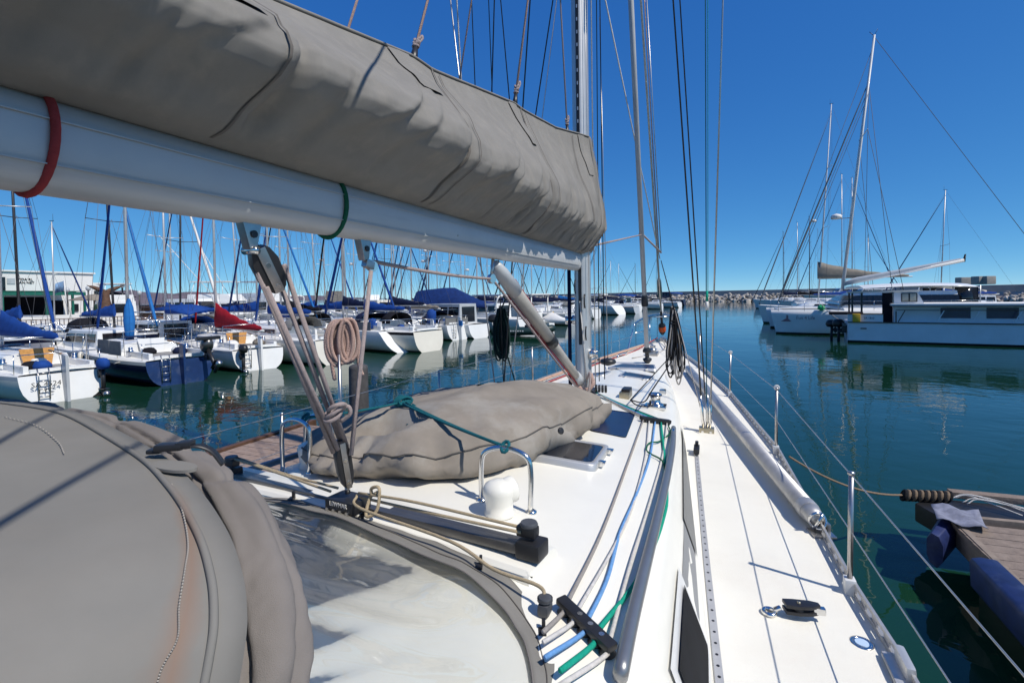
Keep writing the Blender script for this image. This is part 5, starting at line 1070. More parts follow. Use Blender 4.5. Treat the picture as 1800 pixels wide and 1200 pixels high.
b_ = sailboat(at(318, 673), R(167), 8.8, 2.9, .82, 12, 'dark navy-hulled sailboat with a teal sail rolled against its mast and a grey tilted outboard', hm=NAVYHULL, bag=False, jib=BLUEC, door=HULLW, rudder=BLUEHULL, transom=BLUEHULL, ladder=True, group=G1, upright=SKYBC, mx=.55, stripe=CREAM, jr=.085)
out_board(b_, -.55, -.75, .8, TRACKG, 1.2, .75); MB().box((-.35, -.75, 1.5), (.22, .75, .12)).build('stern_seat', BLACK, b_, local=True, bevel=.03); fenders(b_, 8.6, 2.9, 1.0, CREAM, ((.62, 1), (.85, 1)))
mb = MB()
for x0, x1 in ((.95, 2.0), (2.1, 3.2)): mb.add([(x0, 1.38, 1.02), (x1, 1.42, 1.02), (x1-.1, 1.42, 1.5), (x0, 1.38, 1.5)], [[0, 1, 2, 3]], 0, False)
mb.build('weather_cloth', GREYC, b_, local=True, thick=.01)
c_ = sailboat(at(455, 649), R(161), 8.0, 2.8, .82, 12, 'white sailboat with a red boom cover, red furled headsail and wooden door', bag=REDC, jib=REDC, door=WOOD, rudder=HULLW, ladder=True, group=G1, mx=.60, stripe=GREYHULL, ln=.66, boot=GREENW, bz=1.55, jr=.07, bh=1.15)
d_ = sailboat(at(575, 628), R(162), 8.2, 2.8, .82, 12, 'white sailboat with a grey stripe and a red foredeck tarpaulin beside the red-covered boat', bag=BLUEC, jib=BLUEC, ladder=True, group=G1, mx=.58, stripe=GREYHULL, hm=HULLW, tarp=REDC, rudder=HULLW, jr=.11, boot=REDHULL)
e_ = sailboat(at(706, 616), R(158), 10.8, 3.75, 1.08, 15, 'large modern white yacht with a rounded open stern and a navy boom cover', bag=NAVYC, jib=BLACKC, group=G1, mx=.60, stripe=HULLW, ln=.36, scoop=True, hood=NAVYC, cabm=HULLW, bz=2.35, jr=.10)
MB().box((.32, .1, .95), (.3, .5, .35)).build('stern_locker', GREYHULL, e_, local=True, bevel=.04); MB().lathe([(.22, 0), (.24, .3), (.16, .5), (.02, .55)], (1.2, 1.0, 1.2), 12).build('covered_barbecue', BLUEC, e_, local=True)
f_ = sailboat(at(757, 601), R(158), 8.4, 2.5, .88, 12.2, 'white sailboat with a tall white rudder beside the big open-sterned yacht', bag=NAVYC, jib=BLUEC, group=G1, mx=.52, rudder=HULLW, ln=.46, hm=CREAM, bz=2.3)
MB().lathe([(.28, 0), (.32, .4), (.3, .75), (.1, .9)], (.7, -.6, 1.15), 12).build('covered_bundle', BLUEC, f_, local=True)
g_ = sailboat(at(805, 597), R(162), 8.0, 2.8, 1.0, 11.5, 'white sailboat with a grey cockpit cloth and a teal-banded white rudder', bag=TANC, jib=DARKBC, group=G1, mx=.6, rudder=HULLW, ladder=True, hood=NAVYC)
MB().box((.1, 0, 1.25), (.06, 2.0, .4)).build('cockpit_cloth', GREYC, g_, local=True)
MB().box((-.28, 0, 1.1), (.3, .09, .35)).build('rudder_band', SKYBC, g_, local=True)
rs_ = random.Random(21)
for rt_, L_b, B_b, f_b in ((a_, 8.6, 2.75, .8), (b_, 8.8, 2.9, .82), (c_, 8, 2.8, .82), (d_, 8.2, 2.8, .82), (e_, 10.8, 3.6, 1.02), (f_, 8.4, 2.5, .88), (g_, 8, 2.8, 1.0)):
    mb = MB(); mb.add([(L_b*.06, B_b*.40, f_b+.08), (L_b*.26, B_b*.46, f_b+.08), (L_b*.26, B_b*.46, f_b+.52), (L_b*.06, B_b*.40, f_b+.55)], [[0, 1, 2, 3]], 0, False); mb.build('weather_cloth', rs_.choice([NAVYC, GREYC, BLACKC, DARKBC]), rt_, local=True, thick=.01) if rt_ in (d_, e_, f_, g_) else None
    for k in range(3):
        x, y = L_b*rs_.uniform(.06, .24), B_b*rs_.uniform(-.22, .22); m = rs_.choice([GREYC, NAVYC, TANC, BLACKC, WHITEC, BLUEC]); MB().lathe([(.05, 0), (.22, .05), (.24, .15), (.15, .26), (.03, .28)], (x, y, f_b+.05), 9).build('cockpit_bundle', m, rt_, local=True)
    x = L_b*rs_.uniform(.1, .2); MB().tube([(x, B_b*.36, f_b+.1), (x, B_b*.37, f_b+.95), (x-.25, B_b*.2, f_b+1.0), (x-.25, -B_b*.2, f_b+1.0), (x, -B_b*.37, f_b+.95), (x, -B_b*.36, f_b+.1)], .014, 6).build('stern_frame', STEEL, rt_, local=True)
    for s_ in (1, -1):
        w_ = MB().lathe([(.09, 0), (.1, .05), (.06, .08), (.07, .16), (.05, .18)], (L_b*.2, s_*B_b*.30, f_b+.22), 10).build('winch', STEEL, rt_, local=True)
    MB().tube(sag((L_b*.60, B_b*.47, f_b+.05), (L_b*.16, B_b*.45, f_b-.05), .22, 8), .014, 5).build('slack_line', ROPEW, rt_, local=True)
    MB().box((L_b*.5, 0, f_b+.62), (.6, .55, .05)).build('cabin_hatch', SMOKEB, rt_, local=True, bevel=.01)
fenders(c_, 8, 2.8, .82, WHITEC, ((.4, 1), (.62, 1))); fenders(e_, 10.8, 3.6, 1.02, NAVYC, ((.45, 1), (.7, 1))); fenders(d_, 8.2, 2.8, .82, CREAM, ((.5, 1),))
out_board(c_, -.3, .7, .45, BLACK, 1.0); out_board(f_, -.25, .8, .5, TRACKG, 1.0, .3)
# motor boats
def motorboat(stern, head, L, B, fb, lab, hm=HULLW, house=(.2, .62, 1.15), fly=False, arch=False, canopy=None, name='motorboat', group='motor boats moored in the marina', cabm=HULLW, open_=False, rod=False):
    rt = thing(name, lab, 'motorboat', (stern[0], stern[1], 0), head, group); rt['_o'] = (0, 0, 0)
    hull_mesh(L, B, fb, hm, rt, full=.35, flare=.12, rake=L*.10, bowz=.45, boot=NAVYHULL)
    if house:
        x0, x1, h = house[0]*L, house[1]*L, house[2]; z = fb*1.05; mb = MB()
        mb.loft([[(x0+o0, B*.34*q_, zz) , (x1+o1, B*.32*q_, zz), (x1+o1, -B*.32*q_, zz), (x0+o0, -B*.34*q_, zz)] for zz, o0, o1, q_ in ((z-.1, 0, .55*h, 1), (z+h*.4, .03, .35*h, .98), (z+h*.9, .06, -.1, .93), (z+h, .06, -.15, .93))], smooth=False); hs_ = mb.build('cabin', cabm, rt, local=True, bevel=.03)
        for s_ in (1, -1):
            for k in range(3):
                a = x0+.15+(x1-x0-.1)*k/3; b_ = a+(x1-x0-.1)/3-.1; P = [(a, s_*(B*.335+.0), z+h*.42), (b_, s_*(B*.325), z+h*.42), (b_-.05, s_*(B*.313), z+h*.84), (a, s_*(B*.32), z+h*.84)]
                MB().add(P+[(p[0], p[1]+s_*.03, p[2]) for p in P], [[0, 1, 2, 3], [4, 5, 6, 7], [0, 1, 5, 4], [1, 2, 6, 5], [2, 3, 7, 6], [3, 0, 4, 7]], 0, False).build('window', GLASS, hs_, local=True)
        P = [(x1+.38*h, B*.27, z+h*.42), (x1+.38*h, -B*.27, z+h*.42), (x1+.0, -B*.25, z+h*.86), (x1+.0, B*.25, z+h*.86)]
        MB().add(P+[(p[0]+.04, p[1], p[2]+.02) for p in P], [[0, 1, 2, 3], [4, 5, 6, 7], [0, 1, 5, 4], [1, 2, 6, 5], [2, 3, 7, 6], [3, 0, 4, 7]], 0, False).build('windscreen', GLASS, hs_, local=True)
        MB().add([(x0+.02, B*.24, z+.1), (x0+.02, -B*.24, z+.1), (x0+.05, -B*.24, z+h*.85), (x0+.05, B*.24, z+h*.85)], [[0, 1, 2, 3]], 0, False).build('cabin_door', GLASS, hs_, local=True, thick=.04)
        if fly:
            mb = MB(); mb.loft([[(x0+.2, B*.3*q_, zz), (x1+e, B*.27*q_, zz), (x1+e, -B*.27*q_, zz), (x0+.2, -B*.3*q_, zz)] for zz, e, q_ in ((z+h, 0, 1), (z+h+.55, -.5, .95))], smooth=False); mb.build('flybridge', cabm, rt, local=True, bevel=.03)
            mb = MB()
            for s_ in (1, -1): mb.tube([(x0+.4, s_*B*.27, z+h+.5), (x0+.7, s_*B*.24, z+h+1.5)], .03, 6); mb.tube([(x1-.9, s_*B*.24, z+h+.5), (x1-1.0, s_*B*.22, z+h+1.5)], .03, 6)
            mb.box(((x0+x1)/2-.1, 0, z+h+1.53), ((x1-x0)*.75, B*.55, .06)); mb.build('hardtop', cabm, rt, local=True)
        if arch:
            mb = MB(); mb.tube(cat([(x0+.2, B*.34, z+h*.6), (x0-.1, B*.32, z+h+.5), (x0-.1, 0, z+h+.62), (x0-.1, -B*.32, z+h+.5), (x0+.2, -B*.34, z+h*.6)], 4), .07, 8); mb.build('radar_arch', cabm, rt, local=True)
    if canopy:
        zc = fb+1.0; mb = MB(); mb.grid([[(x, B*.4*q_, zc+h_-.25*q_*q_) for q_ in (-1, -.7, 0, .7, 1)] for x, h_ in ((.2, .5), (L*.2, .75), (L*.42, .7))]); mb.build('canopy', canopy, rt, local=True, thick=.02)
    if rod:
        mb = MB(); mb.tube([(L*.5, B*.3, fb+2), (L*.2, B*.6, fb+6.5)], .025, 5); mb.tube([(L*.5, -B*.3, fb+2), (L*.2, -B*.6, fb+6.5)], .025, 5); mb.tube([(L*.35, 0, fb+2), (L*.35, 0, fb+5.0)], .03, 5); mb.build('outrigger', WHITEC, rt, local=True)
    mb = MB()
    for s_ in (1, -1):
        pts = []
        for t in (.5, .65, .8, .93):
            b = B/2*itp(t, SHPB)**.65*(1+.12*t)*.93; s = fb*(1+.45*t*t); mb.tube([(t*L, s_*b, s), (t*L, s_*b, s+.5)], .014, 5); pts.append((t*L, s_*b, s+.5))
        pts.append((L*1.0, 0, fb*1.45+.5)); mb.tube(pts, .014, 5)
    mb.build('bow_rail', STEEL, rt, local=True); return rt
h_ = motorboat(at(842, 594), R(166), 7.5, 2.7, .95, 'white cabin motorboat with grey side windows and a big blue tarpaulin behind it', house=(.12, .55, 1.35), cabm=GREYHULL)
mb = MB()   # the big blue cockpit tent with its sloping tail
T0 = at(830, 585); 
TP_ = thing('boat_tent', 'large deep-blue canvas tent covering a boat cockpit behind the white cabin motorboat', 'boat cover', (T0[0]-4, T0[1]+2.5, 0), R(20)); TP_['_o'] = (0, 0, 0)
mb.loft([[(x, -1.6*q_, zz) for q_, zz in ((1, z0), (1, z0+.2), (.85, z1), (0, z1+.12), (-.85, z1), (-1, z0+.2), (-1, z0))] for x, z0, z1 in ((-2.6, 1.5, 1.9), (-2.0, 1.7, 3.3), (0, 1.9, 3.5), (1.0, 1.9, 3.5), (2.0, 2.0, 3.0), (3.2, 1.9, 2.4), (5, 1.85, 2.1))])
mb.build('canvas', DARKBC, TP_, local=True)
sailboat((T0[0]-1.5, T0[1]+2.6), R(168), 10.5, 3.4, 1.1, 14.5, 'white cruising yacht under the big blue canvas tent', bag=BLUEC, jib=DARKBC, group=G1, mx=.45, radar=True)
# the outboard-powered rib tied stern-to
rr0 = at(875, 590); RB = thing('inflatable_dinghy', 'dark green inflatable dinghy with a black outboard moored behind the hanging green rope coil', 'dinghy', (rr0[0], rr0[1], 0), R(8)); RB['_o'] = (0, 0, 0)
mb = MB()
tubep = [(-.2, -.75, .34), (1.5, -.78, .34), (2.9, -.65, .40), (3.7, -.3, .5), (3.95, 0, .55), (3.7, .3, .5), (2.9, .65, .40), (1.5, .78, .34), (-.2, .75, .34)]
mb.tube(cat(tubep, 5), .26, 12); mb.build('tube', mat('dark_green_hypalon', (.008, .03, .026), .5, var=.2), RB, local=True); mb = MB(); mb.box((1.6, 0, .2), (3.4, 1.2, .2)); mb.box((.0, 0, .4), (.08, 1.3, .5)); mb.build('floor', GREYHULL, RB, local=True)
mb = MB(); mb.box((1.4, 0, .5), (.3, 1.3, .08)); mb.box((2.3, 0, .55), (.5, .6, .5)); mb.build('seat', BLACK, RB, local=True, bevel=.03); out_board(RB, -.2, 0, .45, BLACK, 1.7)
mb = MB()
for i in range(8): mb.box((.9+.17*i, -1.04, .42), (.10, .012, .09 if i % 3 else .07))
mb.build('lettering', WHITEC, RB, local=True)
p_ = at(960, 578); PO = thing('pontoon_boat', 'white flat-roofed pontoon boat with posts and a small jetski on its stern', 'boat', (p_[0], p_[1], 0), R(168)); PO['_o'] = (0, 0, 0)
hull_mesh(7.5, 3.2, .8, HULLW, PO, full=.5); MB().box((3.6, 0, 2.95), (6.4, 3.2, .10)).build('roof', WHITEC, PO, local=True, bevel=.03)
for x in (.6, 3.4, 6.4):
    for s_ in (1, -1): MB().tube([(x, s_*1.35, .8), (x, s_*1.35, 2.9)], .05, 8).build('roof_post', WHITEC, PO, local=True)
MB().box((4.4, 0, 1.3), (2.2, 1.6, 1.0)).build('console', GREYHULL, PO, local=True, bevel=.05)
mb = MB(); mb.loft([[(x, w_*a, .55+z) for a, z in ((1, 0), (.8, .3), (0, h), (-.8, .3), (-1, 0))] for x, w_, h in ((-2.0, .3, .35), (-1.5, .45, .5), (-.6, .45, .9), (.2, .3, .5), (.6, .06, .3))]); mb.build('jetski', WHITEC, PO, local=True)
mb = MB(); mb.lathe([(.16, -.06), (.24, 0), (.16, .06)], (0, -1.2, 1.2), 14, axis=(1, 0, 0)); mb.build('life_ring', YELLOW, PO, local=True)
motorboat(at(925, 582), R(168), 8.5, 3.0, 1.0, 'white motor cruiser with a grey cabin moored left of the flat-roofed pontoon boat', house=(.25, .6, 1.2), cabm=HULLW, arch=True)
sailboat(at(1003, 571), R(168), 9.5, 3.2, 1.1, 12.5, 'white yacht with a navy boom cover lying just left of the big mast', bag=NAVYC, jib=BLACKC, group=G1, hm=GREYHULL)
sailboat(at(1048, 560), R(165), 9.5, 3.2, 1.15, 13, 'white yacht with a pale blue awning just right of the big mast', bag=SKYBC, jib=DARKBC, group=G1)
sailboat(at(1083, 553), R(160), 11.5, 3.8, 1.35, 11.5, 'white cruising yacht with a raked stern and a navy cockpit screen', bag=GREYC, jib=DARKBC, group=G1, hood=NAVYC, scoop=True)
mm_ = sailboat(at(1106, 549), R(160), 10, 3.4, 1.3, 11.5, 'small white yacht moored between the navy-screened yacht and the inner furler', bag=TANC, jib=DARKBC, group=G1)
motorboat(at(1122, 547), R(160), 9, 3.2, 1.2, 'white motorboat moored left of the inner furler, bow toward the breakwater', canopy=BLUEC)
motorboat(at(1152, 542), R(200), 9, 3.2, 1.1, 'white speedboat moored behind the grey inner furler tube', arch=True, house=(.3, .6, .9))
tw = motorboat(at(1203, 537), R(172), 9, 3.4, 1.5, 'dark blue fishing boat with a tarpaulin at the far end of the moorings', hm=NAVYHULL, house=(.35, .6, 1.8), canopy=BLUEC, cabm=NAVYC, name='fishing_boat')
# ------------------------------------------------------------------ rows behind: placed by sight line and distance
def far(px, d, head, L, H, lab, jib=None, bag=None, **k):
    dd = ray(px, 530); dd = dd/np.hypot(dd[0], dd[1]); p = CAM+dd*d; mx = k.pop('mx', .56); B = L*.34
    st = (p[0]-math.cos(R(head))*L*mx, p[1]-math.sin(R(head))*L*mx)
    return sailboat(st, R(head), L, B, k.pop('fb', 1.05), H, lab, jib=jib, bag=bag, mx=mx, detail=k.pop('detail', 1), rails=k.pop('rails', d < 45), group='sailing boats in the rows behind', **k)
DK = mat('dark_spar', (.06, .06, .065), .4, .5, var=.1)
FARS = [
 (34, 32, -6, 8.5, 12, 'sailboat with a dark raked mast and bright blue furled headsail at the left edge', BLUEC, BLUEC, dict(mastm=DK, rake=.05, jr=.12)),
 (95, 40, 10, 7, 7.6, 'small white sailboat with a short mast beside the blue flag', DARKBC, None, {}),
 (200, 31, -4, 8.5, 12, 'sailboat with a dark raked mast and sky-blue furled headsail in front of the whale tail', SKYBC, BLUEC, dict(mastm=DK, rake=.05, jr=.115)),
 (291, 33, 176, 9, 11, 'white sailboat with a royal blue boom cover and a slender silver mast', None, BLUEC, dict(hood=BLUEC)),
 (302, 38, 10, 9, 13, 'sailboat with a white furled headsail slanting down to the right', WHITEC, None, dict(jr=.14)),
 (316, 35, 170, 8.5, 11, 'sailboat with a dark mast and slim dark headsail left of the red furled sail', DARKBC, BLUEC, dict(mastm=DK, rake=.045)),
 (419, 37, 8, 9, 12, 'sailboat with a grey leaning mast behind the red boom cover', None, NAVYC, dict(rake=.04)),
 (452, 33, 14, 9, 12, 'white sailboat with a thin light blue furled headsail behind the mainsheet ropes', SKYBC, BLUEC, dict(jr=.10)),
 (472, 27, 170, 9, 13, 'sailboat with a thick grey mast hidden behind the mainsheet block', DARKBC, BLUEC, {}),
 (508, 33, 168, 9, 13, 'white sailboat with a bright silver mast and blackish boom cover', BLACKC, BLACKC, {}),
 (556, 38, -2, 9, 12, 'sailboat with a leaning mast and blue headsail sloping right toward the navy boom cover', BLUEC, BLUEC, dict(rake=.04)),
 (571, 48, 170, 9, 13, 'distant sailboat with a thin mast carrying a small radar', None, NAVYC, dict(radar=True)),
 (609, 33, -4, 9.5, 12.5, 'sailboat with a grey mast and blue headsail crossing behind the vertical rope', BLUEC, BLUEC, dict(rake=.03, jr=.10)),
 (623, 50, 168, 9, 12.5, 'distant sailboat whose thin mast stands right of the small steel sheet block', DARKBC, NAVYC, dict(radar=True)),
 (641, 30, 168, 9, 12, 'sailboat with a thick royal blue furled headsail leaning left', BLUEC, BLUEC, dict(jr=.13)),
 (677, 52, 168, 9, 12, 'distant sailboat with a dark thin mast left of the leaning blue headsail', BLACKC, NAVYC, dict(mastm=DK)),
 (697, 42, -4, 9, 12, 'sailboat with a raked grey mast and a blue headsail sloping right', DARKBC, BLUEC, dict(rake=.04)),
 (706, 60, 168, 10, 12, 'distant sailboat with a grey mast close left of a taller one', BLACKC, NAVYC, {}),
 (724, 62, 168, 10, 12, 'distant sailboat with a black furled headsail behind the white-ruddered boat', BLACKC, BLACKC, {}),
 (750, 46, 170, 10, 12.5, 'sailboat with a silver mast and radar left of the blue canvas tent', DARKBC, NAVYC, dict(radar=True)),
 (769, 58, 168, 9, 11.5, 'distant sailboat with a plain grey mast just left of the blue canvas tent', BLACKC, NAVYC, {}),
 (791, 44, 166, 10, 13, 'sailboat with a heavy dark-blue furled headsail running down into the blue tent', DARKBC, BLUEC, dict(jr=.12)),
 (811, 62, 168, 9, 12, 'distant sailboat with two thin stays above the right slope of the blue tent', BLACKC, NAVYC, {}),
 (818, 56, -5, 9, 11.8, 'sailboat with a white radar dome on its mast above the blue tent', DARKBC, BLUEC, dict(radar=True)),
 (839, 50, 168, 12, 17, 'big yacht with a thick white mast above the tail of the blue tent', DARKBC, NAVYC, dict(mastm=PAINTALU, fb=1.3)),
 (857, 64, 168, 9, 12, 'distant sailboat with a thin mast at the boom vang', BLACKC, NAVYC, {}),
 (886, 60, -4, 9, 12, 'distant sailboat with its headsail sloping right under the boom vang', BLACKC, NAVYC, {}),
 (903, 70, 168, 9, 11.5, 'distant sailboat with a thin mast behind the white boom vang', BLACKC, NAVYC, {}),
 (917, 66, -8, 9, 12, 'distant sailboat with a slim grey mast right of the boom vang top', BLACKC, BLUEC, {}),
 (935, 62, 168, 10.5, 14, 'yacht with a pale thick mast and long navy boom cover left of the big mast', BLACKC, NAVYC, dict(mastm=PAINTALU)),
 (960, 62, 168, 10.5, 14, 'yacht with a dark grey thick mast near the foot of the boom', BLACKC, NAVYC, {}),
 (976, 72, -6, 9, 12, 'distant sailboat with its headsail crossing a paler mast left of the big mast', BLACKC, NAVYC, {}),
 (993, 75, 168, 9, 12, 'distant sailboat with a grey mast closest to the left side of the big mast', BLACKC, NAVYC, {}),
 (1057, 78, 168, 10, 12.5, 'distant sailboat whose tall mast stands just right of the big mast', BLACKC, NAVYC, {}),
 (1074, 98, 168, 9, 9.4, 'distant sailboat with a short mast ending under the horizontal rope', BLACKC, NAVYC, {}),
 (1088, 104, -6, 9, 9.2, 'distant sailboat with a thin pale mast right of the short-masted one', BLACKC, NAVYC, {}),
 (1117, 100, 168, 9, 8.8, 'distant sailboat with a black mast left of the grey inner furler', BLACKC, NAVYC, dict(mastm=DK)),
 (1155, 112, 160, 9, 11, 'distant sailboat with a thin black mast right of the inner furler', BLACKC, NAVYC, dict(mastm=DK))]
rs_ = random.Random(31)
for px, d, hd, L, H, lab, jb, bg_, kw in FARS:
    if 'white' not in lab:
        kw.setdefault('hm', rs_.choice([HULLW, CREAM, GREYHULL, NAVYHULL, HULLW, HULLW]))
    if rs_.random() < .6: kw.setdefault('hood', rs_.choice([NAVYC, BLACKC, DARKBC, GREYC]))
    kw.setdefault('stripe', rs_.choice([None, NAVYC, GREYHULL, BLACKC, None])); far(px, d, hd, L, H, lab, jb, bg_, **kw)
# motor boats near the quay on the left
def farm(px, d, head, L, lab, **k):
    dd = ray(px, 540); dd = dd/np.hypot(dd[0], dd[1]); p = CAM+dd*d; return motorboat((p[0]-math.cos(R(head))*L/2, p[1]-math.sin(R(head))*L/2), R(head), L, L*.32, k.pop('fb', 1.3), lab, **k)
farm(165, 28, 178, 7.0, 'small white motorboat lying between the blue-covered and the navy boats', fb=.8, house=(.25, .6, .8))
farm(196, 58, 160, 11, 'white motor yacht behind the whale-tail sculpture', fly=True, house=(.15, .6, 1.5))
farm(285, 30, 178, 7.5, 'white motorboat with a blue canopy behind the navy-hulled sailboat', fb=.9, canopy=BLUEC, house=(.35, .7, .9))
farm(388, 46, 20, 11, 'white sport-fishing boat with a hardtop and long rods behind the red-covered boat', fly=True, rod=True, house=(.3, .65, 1.4))
farm(438, 50, 175, 12, 'white motor yacht with a dark lower band right of the blue furled headsail', fly=True, house=(.15, .6, 1.5))
farm(360, 44, 12, 9, 'white workboat with an orange lifebuoy near the white furled headsail', house=(.2, .5, 1.6))
farm(480, 52, 172, 10, 'white cabin cruiser partly hidden behind the mainsheet ropes', arch=True)
farm(640, 44, 170, 9, 'cream motorboat with a rounded cabin seen between the navy boom covers', cabm=CREAM, house=(.2, .6, 1.3))
farm(740, 66, 175, 10, 'grey-white motorboat far behind, under the horizontal mainsheet rope', arch=True)
farm(880, 75, 170, 10, 'white motor cruiser far behind the hanging green rope coil', arch=True)
farm(1040, 92, 165, 10, 'white motor cruiser seen just right of the big mast at the end of the row', fly=True)
# ================================================================== RIGHT SIDE: CATAMARAN, HOUSEBOAT, CRUISER
CT_ = thing('catamaran', 'large white sailing catamaran with a tall raked mast, black windows and long hardtop', 'catamaran', (17.5, 41.2, 0), R(178)); CT_['_o'] = (0, 0, 0)
LC = 15.8
for s_ in (1, -1):
    mb = MB(); rings = []
    for i in range(17):
        t = i/16; w_ = .95*itp(t, [(0, .8), (.3, 1), (.7, .92), (.9, .55), (.97, .28), (1, .06)]); top = 1.56+.06*t; x = LC*t; bx = LC*t-(.35*t**6)
        rings.append([(x, s_*3.2+w_, top), (x, s_*3.2+w_*1.0, 1.3), (bx, s_*3.2+w_*.9, .5), (bx, s_*3.2+w_*.85, .12), (bx, s_*3.2+w_*.4, -.3), (bx, s_*3.2-w_*.4, -.3), (bx, s_*3.2-w_*.85, .12), (bx, s_*3.2-w_*.9, .5), (x, s_*3.2-w_, 1.3), (x, s_*3.2-w_, top)])
    mb.loft(rings, mats=[0, 0, 0, 1, 1, 1, 0, 0, 0, 0]); mb.build('hull', [HULLW, BLACKC], CT_, local=True, bevel=0)
mb = MB(); mb.loft([[(x, 3.9*a, z) for a, z in ((-1, 1.0), (-1, 1.62), (-.9, 1.75), (.9, 1.75), (1, 1.62), (1, 1.0))] for x in (1.0, 10.6)]); mb.build('bridgedeck', HULLW, CT_, local=True)
MB().box((15.0, 0, 1.5), (.25, 5.6, .22)).build('forward_beam', ALU, CT_, local=True)
mb = MB(); mb.grid([[(x, y, 1.58-.15*math.sin(math.pi*(y+2.3)/4.6)) for y in (-2.3, -1, 0, 1, 2.3)] for x in (10.6, 12, 13.5, 14.9)]); mb.build('trampoline', GREYC, CT_, local=True)
mb = MB(); mb.loft([[(x+o0, w_*a, z) for a in (-1, -.5, .5, 1)]+[(x2+o1, w_*a, z) for a in (1, .5, -.5, -1)] for z, o0, o1, w_, x, x2 in ((1.7, 0, 0, 3.3, 3.2, 10.8), (2.62, 0, -.9, 3.1, 3.2, 10.3), (2.8, 0, -1.3, 3.0, 3.2, 10.1))], smooth=False); mb.build('coachroof', HULLW, CT_, local=True)
mb = MB(); mb.loft([[(x, w_*a, z) for a in (-1, -.5, .5, 1)]+[(x2, w_*a, z) for a in (1, .5, -.5, -1)] for z, w_, x, x2 in ((1.95, 3.32, 3.15, 10.78), (2.55, 3.17, 3.15, 9.75))], cap=False, smooth=False); mb.build('wrap_window', GLASS, CT_, local=True)
rows = []
for i in range(13):
    t = i/12; x = 1.4+7.8*t; zz = 3.22+.12*math.sin(math.pi*t)+(.0 if t > .15 else -.1*(1-t/.15)**2); wy = 3.25*(1-.35*max(0, 1-t*4)**2)
    rows.append([(x, wy*q_, zz-.22*abs(q_)**4) for q_ in (-1, -.9, -.6, -.2, .2, .6, .9, 1)]+[(x, wy*q_, zz-.12-.13*abs(q_)**4) for q_ in (1, .9, .6, .2, -.2, -.6, -.9, -1)])
MB().loft(rows).build('hardtop', HULLW, CT_, local=True)
for x in (1.8, 3.4, 4.8):
    for s_ in (1, -1): MB().tube([(x, s_*2.9, 1.6), (x, s_*2.9, 3.1)], .045, 6).build('hardtop_post', ALU, CT_, local=True)
for a in (-1, 1): MB().loft([[(1.9, 2.9*a, z), (3.3, 2.9*a, z)] for z in (1.65, 3.0)], closed=False, cap=False).build('cockpit_screen', GLASS, CT_, local=True, thick=.03)
mm = MB(); mm.tube([(9.95, 0, 3.0), (8.75, 0, 12), (7.6, 0, 20.4)], [.17, .165, .12], 12, ellipse=(.75, 1.25)); cm = mm.build('mast', PAINTALU, CT_, local=True)
for zz, ln in ((13.4, 1.3),):
    for s_ in (1, -1): MB().tube([(8.65, 0, zz), (8.4, s_*ln, zz+.3)], .03, 6).build('spreader', ALU, cm, local=True)
mb = MB(); mb.tube([(9.3, 0, 8.0), (10.1, 0, 8.0)], .03, 6); mb.lathe([(.05, -.2), (.42, -.15), (.45, 0), (.35, .12), (.05, .2)], (10.4, 0, 8.15), 14); mb.build('radar_dome', WHITEC, cm, local=True)
mb = MB(); mb.tube([(7.65, 0, 20.4), (7.95, 0, 20.7)], .02, 5); mb.tube([(7.6, 0, 20.4), (7.35, 0, 20.8)], .015, 5); mb.build('masthead_gear', BLACK, cm, local=True)
mb = MB(); mb.tube([(9.8, 0, 3.35), (1.6, 0, 4.75)], .12, 10); bm_ = mb.build('boom', PAINTALU, CT_, local=True)
mb = MB(); mb.loft([[(9.7+(1.8-9.7)*u, w_*a, 3.42+1.34*u+h*b_) for a, b_ in ((1, 0), (.6, .8), (0, 1), (-.6, .8), (-1, 0))] for u, w_, h in ((0, .10, .16), (.1, .14, .26), (.6, .12, .20), (1, .08, .14))]); mb.build('sail_bag', GREYHULL, bm_, local=True)
mb = MB(); mb.tube([(1.6, 0, 4.8), (1.5, 0, 5.15), (1.55, 0, 4.65)], .06, 8); mb.build('boom_end', BLACK, bm_, local=True)
mb = MB(); w0 = .02
for a, b_ in (((15.0, 0, 2.0), (8.05, 0, 17.2)), ((15.1, 0, 2.0), (7.7, 0, 19.6)), ((14.6, 0, 2.1), (8.2, 0, 16)), ((14.9, .3, 2.0), (8.1, 0, 16.6)), ((7.4, -3.9, 2.1), (8.0, 0, 17.2)), ((7.4, 3.9, 2.1), (8.0, 0, 17.2)), ((6.6, -3.9, 2.1), (8.4, -1.3, 13.7)), ((6.6, 3.9, 2.1), (8.4, 1.3, 13.7)), ((-4.5, 0, 2.8), (7.6, 0, 20.3))): mb.tube([a, V(a).lerp(V(b_), .5), b_], w0, 5)
mb.build('rigging', FARWIRE, CT_, local=True)
mb = MB(); mb.tube([V((15.0, 0, 2.2)).lerp(V((8.05, 0, 17.2)), k) for k in (0, .03, .3, .8, 1)], [.03, .07, .06, .05, .03], 8); mb.build('furled_headsail', GREYC, CT_, local=True)
for s_ in (1, -1):
    P = []; mb = MB()
    for t in (.1, .25, .4, .55, .7, .85, .97): mb.tube([(LC*t, s_*4.05, 1.58), (LC*t, s_*4.05, 2.2)], .02, 5); P.append((LC*t, s_*4.05, 2.2))
    mb.tube(P, .015, 5); mb.tube([(p[0], p[1], p[2]-.3) for p in P], .012, 5); mb.build('guard_rail', STEEL, CT_, local=True)
MB().lathe([(.08, 0), (.3, .1), (.25, .3), (.05, .38)], (12.2, 3.9, 1.6), 9).build('green_bundle', mat('bright_green_cloth', (.03, .5, .16), .8, var=.3), CT_, local=True)
Mx = Matrix.Translation((13.35, 4.085, 1.12)) @ Matrix(((-1, 0, 0, 0), (0, 0, 1, 0), (0, 1, 0, 0), (0, 0, 0, 1)))
